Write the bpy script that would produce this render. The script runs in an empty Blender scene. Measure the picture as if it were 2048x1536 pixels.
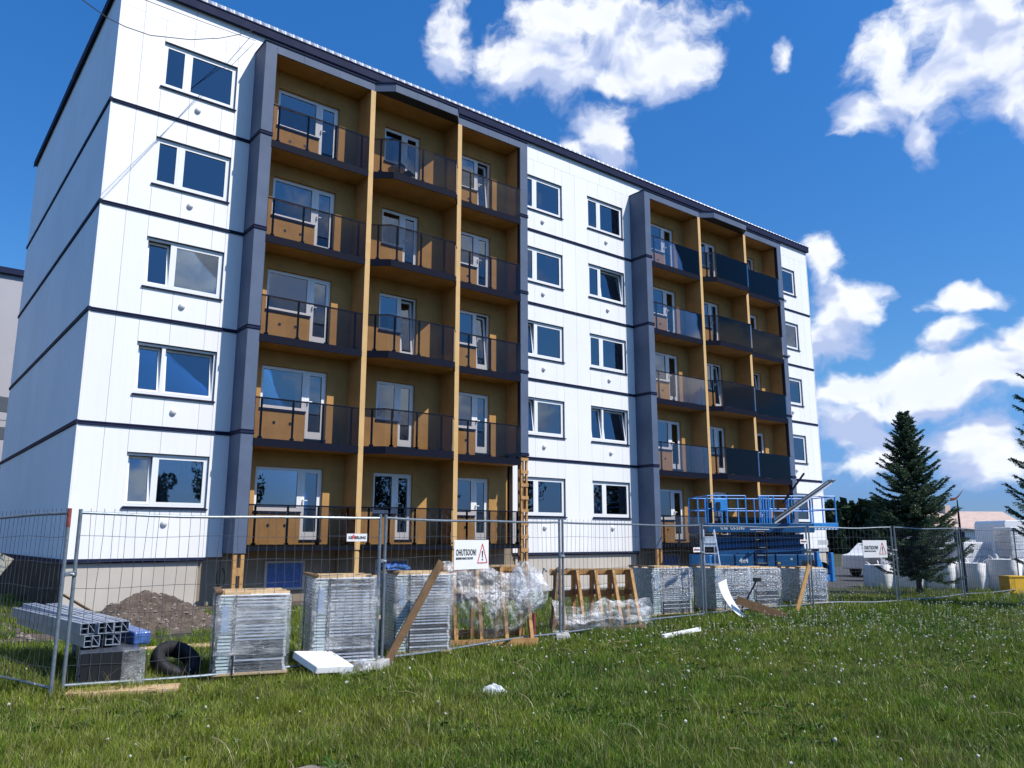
import bpy, bmesh, math, random
import numpy as np
from mathutils import Vector, Matrix, noise as mnoise

R = math.radians
random.seed(7)
rng = np.random.default_rng(7)
scene = bpy.context.scene
col = scene.collection

# ------------------------------------------------------------------ camera
cam_d = bpy.data.cameras.new("camera")
cam_d.sensor_width = 36.0
cam_d.lens = 27.92
cam_d.clip_start = 0.1
cam_d.clip_end = 3000
cam = bpy.data.objects.new("camera", cam_d)
col.objects.link(cam)
cam.location = (-3.65, -21.061, 1.68)
cam.rotation_euler = (math.pi / 2 + 0.1919, 0.0, -0.67507)
scene.camera = cam

# ------------------------------------------------------------------ light
SUN_DIR = Vector((0.41, -0.82, 1.08)).normalized()      # towards the sun
SUN_EL = math.asin(SUN_DIR.z)
SUN_AZ = math.atan2(SUN_DIR.x, SUN_DIR.y)               # clockwise from +Y

world = bpy.data.worlds.new("World")
scene.world = world
world.use_nodes = True
wn = world.node_tree
for n in list(wn.nodes):
    wn.nodes.remove(n)
SKY_STRENGTH = 0.10


def wnode(t, **kw):
    n = wn.nodes.new(t)
    for k, v in kw.items():
        setattr(n, k, v)
    return n


def wmath(op, a, b=None, c=None, clamp=False):
    n = wnode("ShaderNodeMath", operation=op, use_clamp=clamp)
    for i, v in enumerate((a, b, c)):
        if v is None:
            continue
        if isinstance(v, (int, float)):
            n.inputs[i].default_value = v
        else:
            wn.links.new(v, n.inputs[i])
    return n.outputs[0]


def wsmooth(x, lo, hi):
    n = wnode("ShaderNodeMapRange", interpolation_type='SMOOTHSTEP')
    wn.links.new(x, n.inputs[0])
    n.inputs[1].default_value = lo
    n.inputs[2].default_value = hi
    return n.outputs[0]


def wmix(fac, a, b):
    n = wnode("ShaderNodeMix", data_type='RGBA')
    if isinstance(fac, (int, float)):
        n.inputs[0].default_value = fac
    else:
        wn.links.new(fac, n.inputs[0])
    for i, v in ((6, a), (7, b)):
        if isinstance(v, tuple):
            n.inputs[i].default_value = v
        else:
            wn.links.new(v, n.inputs[i])
    return n.outputs[2]


sky = wnode("ShaderNodeTexSky", sky_type='NISHITA', sun_disc=False)
sky.sun_elevation = SUN_EL
sky.sun_rotation = SUN_AZ
sky.altitude = 100
sky.air_density = 1.0
sky.dust_density = 0.3
sky.ozone_density = 3.0
hsv = wnode("ShaderNodeHueSaturation")
hsv.inputs['Saturation'].default_value = 1.22
hsv.inputs['Value'].default_value = 1.0
wn.links.new(sky.outputs[0], hsv.inputs['Color'])

geo = wnode("ShaderNodeTexCoord")
sep = wnode("ShaderNodeSeparateXYZ")
wn.links.new(geo.outputs['Generated'], sep.inputs[0])
az = wmath('ARCTAN2', sep.outputs[0], sep.outputs[1])
el = wmath('ARCSINE', sep.outputs[2])
ang = wnode("ShaderNodeCombineXYZ")
wn.links.new(az, ang.inputs[0])
wn.links.new(el, ang.inputs[1])

# deep northern blue overhead, paler towards the horizon
eln = wmath('DIVIDE', el, math.pi / 2, clamp=True)
er = wnode("ShaderNodeValToRGB")
er.color_ramp.elements[0].position = 0.0
er.color_ramp.elements[0].color = (.34, .52, 1.06, 1)
er.color_ramp.elements[1].position = .40
er.color_ramp.elements[1].color = (.66, 1.27, 1.68, 1)
e3 = er.color_ramp.elements.new(.03)
e3.color = (.36, .55, 1.08, 1)
e2 = er.color_ramp.elements.new(.12)
e2.color = (.74, 1.02, 1.24, 1)
wn.links.new(eln, er.inputs[0])
tint = wnode("ShaderNodeMix", data_type='RGBA', blend_type='MULTIPLY')
tint.inputs[0].default_value = 1
wn.links.new(hsv.outputs[0], tint.inputs[6])
wn.links.new(er.outputs[0], tint.inputs[7])

# cumulus clouds: azimuth, elevation and half sizes in radians, all round the sky
CLOUDS = [(0.715, 0.582, 0.083, 0.04), (0.816, 0.606, 0.101, 0.046), (0.892, 0.56, 0.065, 0.026), (0.79, 0.552, 0.101, 0.019),
          (0.736, 0.626, 0.063, 0.026), (0.593, 0.594, 0.028, 0.037), (0.812, 0.487, 0.036, 0.04), (0.768, 0.47, 0.045, 0.016),
          (1.256, 0.525, 0.085, 0.065), (1.165, 0.513, 0.042, 0.045), (1.215, 0.50, 0.05, 0.04), (1.133, 0.475, 0.025, 0.023),
          (1.186, 0.437, 0.018, 0.020), (1.273, 0.46, 0.032, 0.034), (1.043, 0.555, 0.020, 0.016),
          (1.085, 0.259, 0.04, 0.04), (1.065, 0.32, 0.022, 0.028), (1.049, 0.224, 0.049, 0.026), (1.198, 0.253, 0.036, 0.013),
          (1.19, 0.221, 0.031, 0.017), (1.259, 0.217, 0.022, 0.021), (1.177, 0.172, 0.089, 0.026), (1.245, 0.176, 0.049, 0.029),
          (1.105, 0.173, 0.057, 0.02), (1.07, 0.129, 0.035, 0.029), (1.126, 0.109, 0.055, 0.027), (1.211, 0.115, 0.041, 0.03),
          (1.077, 0.08, 0.047, 0.017), (1.225, 0.076, 0.036, 0.021), (1.15, 0.15, 0.10, 0.02), (1.06, 0.17, 0.03, 0.015)]
CLOUDS += [(2.2, .2, .12, .05), (2.55, .40, .13, .06)]
crng = random.Random(11)
for k in range(20):
    a = 1.55 + 4.25 * (k + crng.uniform(-.3, .3)) / 20
    a = (a + math.pi) % (2 * math.pi) - math.pi
    e = crng.uniform(0.16, 0.75)
    s = crng.uniform(0.09, 0.17)
    CLOUDS.append((a, e, s, s * crng.uniform(.42, .65)))


def cloud_field(shift):
    field = None
    wz = wnode("ShaderNodeTexNoise", noise_dimensions='2D')
    wn.links.new(ang.outputs[0], wz.inputs['Vector'])
    wz.inputs['Scale'].default_value = 9
    wz.inputs['Detail'].default_value = 4
    wz.inputs['Roughness'].default_value = .55
    wv = wnode("ShaderNodeVectorMath", operation='MULTIPLY_ADD')
    wn.links.new(wz.outputs['Color'], wv.inputs[0])
    wv.inputs[1].default_value = (.075, .055, 0)
    wv.inputs[2].default_value = (-.0375 + shift[0], -.0275 + shift[1], 0)
    add = wnode("ShaderNodeVectorMath", operation='ADD')
    wn.links.new(ang.outputs[0], add.inputs[0])
    wn.links.new(wv.outputs[0], add.inputs[1])
    for (a, e, ra, re) in CLOUDS:
        ma = wnode("ShaderNodeVectorMath", operation='MULTIPLY_ADD')
        wn.links.new(add.outputs[0], ma.inputs[0])
        ma.inputs[1].default_value = (1 / (ra * 1.12), 1 / (re * 1.15), 0)
        ma.inputs[2].default_value = (-a / (ra * 1.12), -e / (re * 1.15), 0)
        ln = wnode("ShaderNodeVectorMath", operation='LENGTH')
        wn.links.new(ma.outputs[0], ln.inputs[0])
        field = ln.outputs['Value'] if field is None else wmath('SMOOTH_MIN', field, ln.outputs['Value'], 0.25)
    sc = wnode("ShaderNodeVectorMath", operation='MULTIPLY')
    wn.links.new(add.outputs[0], sc.inputs[0])
    sc.inputs[1].default_value = (1.0, 1.45, 1)
    nz = wnode("ShaderNodeTexNoise", noise_dimensions='2D')
    wn.links.new(sc.outputs[0], nz.inputs['Vector'])
    nz.inputs['Scale'].default_value = 13
    nz.inputs['Detail'].default_value = 9
    nz.inputs['Roughness'].default_value = 0.56
    nz.inputs['Distortion'].default_value = 0.0
    w = wmath('SUBTRACT', 1.0, field)
    sm = wnode("ShaderNodeTexNoise", noise_dimensions='2D')
    wn.links.new(sc.outputs[0], sm.inputs['Vector'])
    sm.inputs['Scale'].default_value = 14
    sm.inputs['Detail'].default_value = 3.5
    sm.inputs['Roughness'].default_value = 0.5
    soft = wmath('ADD', w, wmath('MULTIPLY_ADD', sm.outputs['Fac'], 2.6, -1.2))
    return wmath('ADD', w, wmath('MULTIPLY_ADD', nz.outputs['Fac'], 2.4, -1.12)), soft, nz.outputs['Fac']


f0, g0, nfac = cloud_field((0, 0, 0))
f1, g1, _ = cloud_field((0.010, 0.042, 0))
dens = wsmooth(f0, -0.16, 0.62)
# thicker behind, towards the sun = self shaded; billows catch the light
lit = wmath('SUBTRACT', g0, g1)
litv = wsmooth(wmath('MULTIPLY_ADD', nfac, .5, wmath('ADD', lit, -.25)), -0.42, 0.52)
thick = wsmooth(g0, 0.35, 1.4)
shade = wmath('MULTIPLY_ADD', thick, -0.16, litv)
ccol = wmix(wmath('MAXIMUM', shade, 0.0), (4.4, 5.25, 7.7, 1), (9.1, 9.4, 10.1, 1))
skyc = wmix(wmath('MULTIPLY', dens, 0.95), tint.outputs[2], ccol)
bg = wnode("ShaderNodeBackground")
wn.links.new(skyc, bg.inputs[0])
bg.inputs[1].default_value = SKY_STRENGTH
wo = wnode("ShaderNodeOutputWorld")
wn.links.new(bg.outputs[0], wo.inputs[0])
try:
    world.cycles.sampling_method = 'MANUAL'
    world.cycles.sample_map_resolution = 512
except Exception:
    pass

sun_d = bpy.data.lights.new("sun", 'SUN')
sun_d.energy = 4.6
sun_d.angle = R(0.53)
sun_d.color = (1.0, 0.95, 0.87)
sun = bpy.data.objects.new("sun", sun_d)
col.objects.link(sun)
sun.rotation_euler = (-SUN_DIR).to_track_quat('-Z', 'Y').to_euler()

scene.view_settings.view_transform = 'Standard'
scene.view_settings.look = 'None'
scene.view_settings.exposure = 0.20
scene.view_settings.gamma = 1.0
scene.view_settings.use_curve_mapping = False
scene.render.engine = 'CYCLES'
scene.cycles.max_bounces = 10
scene.cycles.transparent_max_bounces = 24
scene.cycles.caustics_reflective = False
scene.cycles.caustics_refractive = False
scene.cycles.use_denoising = True


# ------------------------------------------------------------------ materials
def srgb(r, g, b):
    f = lambda c: (c / 255 / 12.92) if c / 255 <= .04045 else ((c / 255 + .055) / 1.055) ** 2.4
    return (f(r), f(g), f(b), 1)


def mat(name, c, rough=0.6, metal=0.0, var=0.0, vscale=3.0, bump=0.0, bscale=60.0, spec=0.5, c2=None, detail=4, coat=0.0):
    m = bpy.data.materials.new(name)
    m.use_nodes = True
    nt = m.node_tree
    p = nt.nodes['Principled BSDF']
    c = tuple(c[:3]) + (1,)
    p.inputs['Base Color'].default_value = c
    p.inputs['Roughness'].default_value = rough
    p.inputs['Metallic'].default_value = metal
    p.inputs['Specular IOR Level'].default_value = spec
    if coat:
        p.inputs['Coat Weight'].default_value = coat
    tc = nt.nodes.new('ShaderNodeTexCoord')
    if var > 0 or c2 is not None:
        nz = nt.nodes.new('ShaderNodeTexNoise')
        nz.inputs['Scale'].default_value = vscale
        nz.inputs['Detail'].default_value = detail
        nz.inputs['Roughness'].default_value = .6
        nt.links.new(tc.outputs['Object'], nz.inputs['Vector'])
        mx = nt.nodes.new('ShaderNodeMix')
        mx.data_type = 'RGBA'
        cc = tuple(c2[:3]) + (1,) if c2 is not None else tuple(max(0, v * (1 - var)) for v in c[:3]) + (1,)
        c1 = c if c2 is not None else tuple(min(1, v * (1 + var)) for v in c[:3]) + (1,)
        mx.inputs[6].default_value = c1
        mx.inputs[7].default_value = cc
        mr = nt.nodes.new('ShaderNodeMapRange')
        mr.inputs[1].default_value = .35
        mr.inputs[2].default_value = .65
        nt.links.new(nz.outputs['Fac'], mr.inputs[0])
        nt.links.new(mr.outputs[0], mx.inputs[0])
        nt.links.new(mx.outputs[2], p.inputs['Base Color'])
        mr2 = nt.nodes.new('ShaderNodeMapRange')
        mr2.inputs[3].default_value = max(0, rough - .08)
        mr2.inputs[4].default_value = min(1, rough + .1)
        nt.links.new(nz.outputs['Fac'], mr2.inputs[0])
        nt.links.new(mr2.outputs[0], p.inputs['Roughness'])
    if bump > 0:
        nb = nt.nodes.new('ShaderNodeTexNoise')
        nb.inputs['Scale'].default_value = bscale
        nb.inputs['Detail'].default_value = 3
        nt.links.new(tc.outputs['Object'], nb.inputs['Vector'])
        b = nt.nodes.new('ShaderNodeBump')
        b.inputs['Strength'].default_value = bump
        b.inputs['Distance'].default_value = 0.02
        nt.links.new(nb.outputs['Fac'], b.inputs['Height'])
        nt.links.new(b.outputs[0], p.inputs['Normal'])
    return m


def glass_mat(name, tint, ior, rough=0.0, gloss=(1, 1, 1), wob=0.0, wscale=0.9):
    """thin pane: fresnel mix of a tinted see-through and a mirror"""
    m = bpy.data.materials.new(name)
    m.use_nodes = True
    nt = m.node_tree
    for n in list(nt.nodes):
        nt.nodes.remove(n)
    tr = nt.nodes.new('ShaderNodeBsdfTransparent')
    tr.inputs[0].default_value = tuple(tint) + (1,)
    gl = nt.nodes.new('ShaderNodeBsdfGlossy')
    gl.inputs['Color'].default_value = tuple(gloss) + (1,)
    gl.inputs['Roughness'].default_value = rough
    fr = nt.nodes.new('ShaderNodeFresnel')
    fr.inputs[0].default_value = ior
    if wob > 0:
        tc = nt.nodes.new('ShaderNodeTexCoord')
        nb = nt.nodes.new('ShaderNodeTexNoise')
        nb.inputs['Scale'].default_value = wscale
        nb.inputs['Detail'].default_value = 1
        nt.links.new(tc.outputs['Object'], nb.inputs['Vector'])
        b = nt.nodes.new('ShaderNodeBump')
        b.inputs['Strength'].default_value = wob
        b.inputs['Distance'].default_value = 0.05
        nt.links.new(nb.outputs['Fac'], b.inputs['Height'])
        nt.links.new(b.outputs[0], gl.inputs['Normal'])
    mx = nt.nodes.new('ShaderNodeMixShader')
    nt.links.new(fr.outputs[0], mx.inputs[0])
    nt.links.new(tr.outputs[0], mx.inputs[1])
    nt.links.new(gl.outputs[0], mx.inputs[2])
    o = nt.nodes.new('ShaderNodeOutputMaterial')
    nt.links.new(mx.outputs[0], o.inputs[0])
    return m


def film_mat(name, clear, milk=(.75, .8, .85), milkw=.12, bscale=9.0, stretch=(1, 1, 6)):
    """crinkled stretch film: mostly clear, some milky haze and sharp glints"""
    m = bpy.data.materials.new(name)
    m.use_nodes = True
    nt = m.node_tree
    for n in list(nt.nodes):
        nt.nodes.remove(n)
    tc = nt.nodes.new('ShaderNodeTexCoord')
    mp = nt.nodes.new('ShaderNodeMapping')
    mp.inputs['Scale'].default_value = stretch
    nt.links.new(tc.outputs['Object'], mp.inputs[0])
    nb = nt.nodes.new('ShaderNodeTexNoise')
    nb.inputs['Scale'].default_value = bscale
    nb.inputs['Detail'].default_value = 5
    nb.inputs['Roughness'].default_value = .65
    nb.inputs['Distortion'].default_value = 1.2
    nt.links.new(mp.outputs[0], nb.inputs['Vector'])
    b = nt.nodes.new('ShaderNodeBump')
    b.inputs['Strength'].default_value = .9
    b.inputs['Distance'].default_value = .03
    nt.links.new(nb.outputs['Fac'], b.inputs['Height'])
    tr = nt.nodes.new('ShaderNodeBsdfTransparent')
    tr.inputs[0].default_value = (.95, .97, 1, 1)
    df = nt.nodes.new('ShaderNodeBsdfDiffuse')
    df.inputs[0].default_value = tuple(milk) + (1,)
    gl = nt.nodes.new('ShaderNodeBsdfGlossy')
    gl.inputs['Roughness'].default_value = .2
    nt.links.new(b.outputs[0], gl.inputs['Normal'])
    nt.links.new(b.outputs[0], df.inputs['Normal'])
    mr = nt.nodes.new('ShaderNodeMapRange')
    mr.inputs[1].default_value = .38
    mr.inputs[2].default_value = .66
    mr.inputs[3].default_value = milkw * .3
    mr.inputs[4].default_value = milkw * 2.2
    nt.links.new(nb.outputs['Fac'], mr.inputs[0])
    lo = nt.nodes.new('ShaderNodeTexNoise')
    lo.inputs['Scale'].default_value = 3.2
    lo.inputs['Detail'].default_value = 3
    nt.links.new(tc.outputs['Object'], lo.inputs['Vector'])
    lr = nt.nodes.new('ShaderNodeMapRange')
    lr.inputs[1].default_value = .40
    lr.inputs[2].default_value = .66
    lr.inputs[3].default_value = .35
    lr.inputs[4].default_value = 3.4
    nt.links.new(lo.outputs['Fac'], lr.inputs[0])
    mm = nt.nodes.new('ShaderNodeMath')
    mm.operation = 'MULTIPLY'
    mm.use_clamp = True
    nt.links.new(mr.outputs[0], mm.inputs[0])
    nt.links.new(lr.outputs[0], mm.inputs[1])
    m1 = nt.nodes.new('ShaderNodeMixShader')
    nt.links.new(mm.outputs[0], m1.inputs[0])
    nt.links.new(tr.outputs[0], m1.inputs[1])
    nt.links.new(df.outputs[0], m1.inputs[2])
    m2 = nt.nodes.new('ShaderNodeMixShader')
    m2.inputs[0].default_value = 1 - clear
    nt.links.new(m1.outputs[0], m2.inputs[1])
    nt.links.new(gl.outputs[0], m2.inputs[2])
    o = nt.nodes.new('ShaderNodeOutputMaterial')
    nt.links.new(m2.outputs[0], o.inputs[0])
    return m


def leaf_mat(name, c, transl=.3):
    """plant matter; colour varies with the mesh colour attribute 'tone'"""
    m = bpy.data.materials.new(name)
    m.use_nodes = True
    nt = m.node_tree
    for n in list(nt.nodes):
        nt.nodes.remove(n)
    at = nt.nodes.new('ShaderNodeAttribute')
    at.attribute_name = 'tone'
    df = nt.nodes.new('ShaderNodeBsdfDiffuse')
    tl = nt.nodes.new('ShaderNodeBsdfTranslucent')
    gl = nt.nodes.new('ShaderNodeBsdfGlossy')
    gl.inputs['Roughness'].default_value = .42
    mu = nt.nodes.new('ShaderNodeMix')
    mu.data_type = 'RGBA'
    mu.blend_type = 'MULTIPLY'
    mu.inputs[0].default_value = 1
    mu.inputs[6].default_value = tuple(c[:3]) + (1,)
    nt.links.new(at.outputs['Color'], mu.inputs[7])
    nt.links.new(mu.outputs[2], df.inputs[0])
    nt.links.new(mu.outputs[2], tl.inputs[0])
    a = nt.nodes.new('ShaderNodeMixShader')
    a.inputs[0].default_value = transl
    nt.links.new(df.outputs[0], a.inputs[1])
    nt.links.new(tl.outputs[0], a.inputs[2])
    b = nt.nodes.new('ShaderNodeMixShader')
    b.inputs[0].default_value = .03
    nt.links.new(a.outputs[0], b.inputs[1])
    nt.links.new(gl.outputs[0], b.inputs[2])
    o = nt.nodes.new('ShaderNodeOutputMaterial')
    nt.links.new(b.outputs[0], o.inputs[0])
    return m


M = {}
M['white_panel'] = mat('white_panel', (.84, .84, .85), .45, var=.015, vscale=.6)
M['gable_panel'] = mat('gable_panel', (.72, .86, .97), .6, var=.03, vscale=.5, bump=.05, bscale=40)  # white cladding tinted blue: sky fill on the shaded end put into the colour
def weather(m, amt, streak):
    nt = m.node_tree
    p = nt.nodes['Principled BSDF']
    src = p.inputs['Base Color'].links[0].from_socket
    oi_ = nt.nodes.new('ShaderNodeObjectInfo')
    tc = nt.nodes.new('ShaderNodeTexCoord')
    mp = nt.nodes.new('ShaderNodeMapping')
    mp.inputs['Scale'].default_value = (9, 9, .35)
    nz = nt.nodes.new('ShaderNodeTexNoise')
    nz.inputs['Scale'].default_value = 1.0
    nz.inputs['Detail'].default_value = 5
    nt.links.new(tc.outputs['Object'], mp.inputs[0])
    nt.links.new(mp.outputs[0], nz.inputs['Vector'])
    a = nt.nodes.new('ShaderNodeMapRange')
    a.inputs[3].default_value = 1 - amt
    a.inputs[4].default_value = 1.0
    nt.links.new(oi_.outputs['Random'], a.inputs[0])
    b = nt.nodes.new('ShaderNodeMapRange')
    b.inputs[1].default_value = .45
    b.inputs[2].default_value = .75
    b.inputs[3].default_value = 1.0
    b.inputs[4].default_value = 1 - streak
    nt.links.new(nz.outputs['Fac'], b.inputs[0])
    ml = nt.nodes.new('ShaderNodeMath')
    ml.operation = 'MULTIPLY'
    nt.links.new(a.outputs[0], ml.inputs[0])
    nt.links.new(b.outputs[0], ml.inputs[1])
    mx = nt.nodes.new('ShaderNodeVectorMath')
    mx.operation = 'SCALE'
    nt.links.new(src, mx.inputs[0])
    nt.links.new(ml.outputs[0], mx.inputs['Scale'])
    nt.links.new(mx.outputs[0], p.inputs['Base Color'])


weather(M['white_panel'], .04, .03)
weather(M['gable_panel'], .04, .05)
M['joint'] = mat('joint_backing', (.30, .31, .34), .8)
M['trim'] = mat('charcoal_trim', (.020, .026, .060), .6, var=.1, spec=.05)
M['fin'] = mat('grey_cladding', (.104, .136, .205), .55, var=.09, vscale=1.2, spec=.10)
M['lining'] = mat('dark_lining', (.012, .014, .022), .6)
M['brown'] = mat('ochre_render', (.445, .250, .090), .95, var=.11, vscale=1.6, bump=.25, bscale=90, spec=.15)  # ochre kept darker, loggia shade put into the colour
M['ochre_lit'] = mat('sunlit_ochre', (.60, .385, .16), .75, var=.06, vscale=2, bump=.1)  # same ochre lightened, sunlight on the divider fronts put into the colour
M['frame'] = mat('white_upvc', (.80, .81, .82), .35, var=.01)
M['glass'] = glass_mat('window_glass', (.70, .77, .82), 2.45, 0.0, (.76, .88, 1.0), wob=.02)
M['rail_glass'] = glass_mat('smoked_glass', (.72, .71, .72), 1.24, 0.0, (.9, .94, 1), wob=.012)
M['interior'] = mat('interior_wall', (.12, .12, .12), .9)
M['curtain'] = mat('curtain', (.74, .74, .72), .9, var=.1)
M['ply'] = mat('warm_board', (.42, .22, .10), .7, var=.1)
M['plinth'] = mat('plinth_plaster', (.50, .455, .40), .85, var=.06, vscale=.8, bump=.15, bscale=50)
M['plinth_dark'] = mat('plinth_render', (.26, .215, .16), .9, var=.1, vscale=1.5, bump=.2, bscale=50)
M['vent'] = mat('vent_white', (.78, .78, .79), .4)
M['black'] = mat('black_plastic', (.010, .011, .013), .45)
M['rail'] = mat('anthracite_metal', (.009, .011, .022), .6, spec=.05)
M['slab_top'] = mat('balcony_screed', (.13, .125, .12), .9, var=.1)
M['roof'] = mat('roof_sheet', (.55, .57, .60), .35, metal=.5, var=.08)
M['timber'] = mat('fresh_timber', (.52, .295, .11), .75, c2=(.38, .20, .07), vscale=7, bump=.2, bscale=30)
M['timber_pale'] = mat('pale_timber', (.60, .43, .24), .8, c2=(.48, .32, .16), vscale=6, bump=.2, bscale=30)
M['timber_dark'] = mat('weathered_timber', (.20, .115, .055), .8, c2=(.13, .075, .035), vscale=8, bump=.25, bscale=30)
M['galv'] = mat('galvanised_tube', (.22, .26, .30), .42, metal=.55, var=.2, vscale=14)
M['wire'] = mat('fence_wire', (.07, .08, .095), .5, metal=.4)
M['rust'] = mat('rusty_red', (.22, .045, .035), .7, var=.3, vscale=20)
M['concrete'] = mat('concrete_block', (.42, .42, .41), .9, var=.15, vscale=6, bump=.4, bscale=40)
M['sign'] = mat('white_sign', (.80, .80, .81), .4, var=.02)
M['ink'] = mat('black_ink', (.008, .008, .01), .6)
M['ink_dim'] = mat('grey_ink', (.05, .055, .07), .6)
M['red'] = mat('red_ink', (.62, .03, .04), .5)
M['sign_backlit'] = mat('backlit_sign', (.52, .46, .33), .6, var=.08)  # a white sign, its shaded, backlit tone put into the colour
M['alu'] = mat('aluminium', (.74, .78, .86), .34, metal=.35, var=.08, vscale=5)
M['alu_mid'] = mat('dull_aluminium', (.34, .39, .48), .38, metal=.35, var=.15, vscale=4)
M['alu_dark'] = mat('anthracite_profile', (.075, .09, .115), .35, metal=.3, var=.15, vscale=6)
M['panel_glass'] = mat('green_edge_glass', (.60, .74, .72), .12, spec=.7, var=.12, vscale=4)
M['panel_face'] = mat('blue_grey_glass', (.05, .085, .12), .12, spec=.7, var=.15, vscale=4)
M['ring'] = mat('white_tube_end', (.86, .87, .90), .4)
M['film'] = film_mat('stretch_film', .88, milk=(.93, .96, .98), milkw=.075)
M['label'] = mat('blue_grey_label', (.26, .36, .52), .6, var=.1)
M['film_thin'] = film_mat('tight_film', .93, milk=(.9, .93, .97), milkw=.03)
M['film_loose'] = film_mat('loose_film', .965, milk=(.92, .93, .95), milkw=.13, bscale=13, stretch=(1, 1, 1.2))
M['blue_film'] = mat('blue_film', (.06, .13, .36), .25, var=.3, vscale=14, bump=.5, bscale=30)
M['rubber'] = mat('tyre_rubber', (.010, .010, .011), .7, var=.2, vscale=10)
M['soil'] = mat('excavated_soil', (.060, .043, .033), .95, c2=(.125, .095, .072), vscale=5, bump=.8, bscale=18, detail=8)
M['stone'] = mat('pale_stone', (.25, .21, .18), .95, var=.3, vscale=8)
M['styro'] = mat('styrofoam', (.84, .85, .87), .8, bump=.1, bscale=80)
M['lift_dark'] = mat('lift_blue_dark', (.006, .085, .23), .4, var=.15, vscale=3)  # darker copy of the lift blue, shade on the body put into it
M['lift_blue'] = mat('lift_blue', (.045, .30, .74), .38, var=.1, vscale=3)
M['lift_black'] = mat('lift_black', (.010, .014, .024), .5)
M['white_paint'] = mat('white_paint', (.80, .81, .82), .3, coat=.4)
M['yellow'] = mat('yellow_plastic', (.72, .42, .03), .5, var=.1)
M['neigh'] = mat('neighbour_render', (.40, .395, .43), .8, var=.04, vscale=.5)
M['neigh_dark'] = mat('neighbour_graphic', (.075, .09, .12), .8, var=.05)
M['bark'] = mat('bark', (.085, .060, .045), .95, var=.3, vscale=12, bump=.6, bscale=25)
M['needle'] = leaf_mat('spruce_needles', (.062, .100, .056), .18)
M['leaf'] = leaf_mat('leaves', (.055, .10, .022), .3)
M['far_leaf'] = leaf_mat('far_leaves', (.030, .052, .026), .2)
M['blade'] = leaf_mat('grass_blades', (1, 1, 1), .35)
M['tuft'] = mat('dandelion_fluff', (.46, .46, .37), .95, var=.2, vscale=40)
M['stem'] = mat('dandelion_stem', (.12, .15, .05), .8)
M['bag'] = mat('bulk_bag', (.78, .77, .76), .75, var=.08, vscale=3, bump=.4, bscale=8)
M['membrane'] = mat('dimple_membrane', (.030, .027, .028), .5, c2=(.06, .045, .035), vscale=3)
M['cable'] = mat('cable', (.03, .03, .035), .5)
M['far_wall'] = mat('pale_house_wall', (.62, .50, .42), .85, var=.06)
M['far_roof'] = mat('house_roof', (.50, .37, .31), .8, var=.1)
M['asphalt'] = mat('asphalt', (.06, .06, .062), .9, var=.2, vscale=2, bump=.3, bscale=40)
M['car_glass'] = mat('dark_car_glass', (.015, .02, .03), .08, spec=.8)
M['debris'] = mat('clear_bag', (.55, .60, .64), .3, var=.2, vscale=12, bump=.7, bscale=14)


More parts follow.
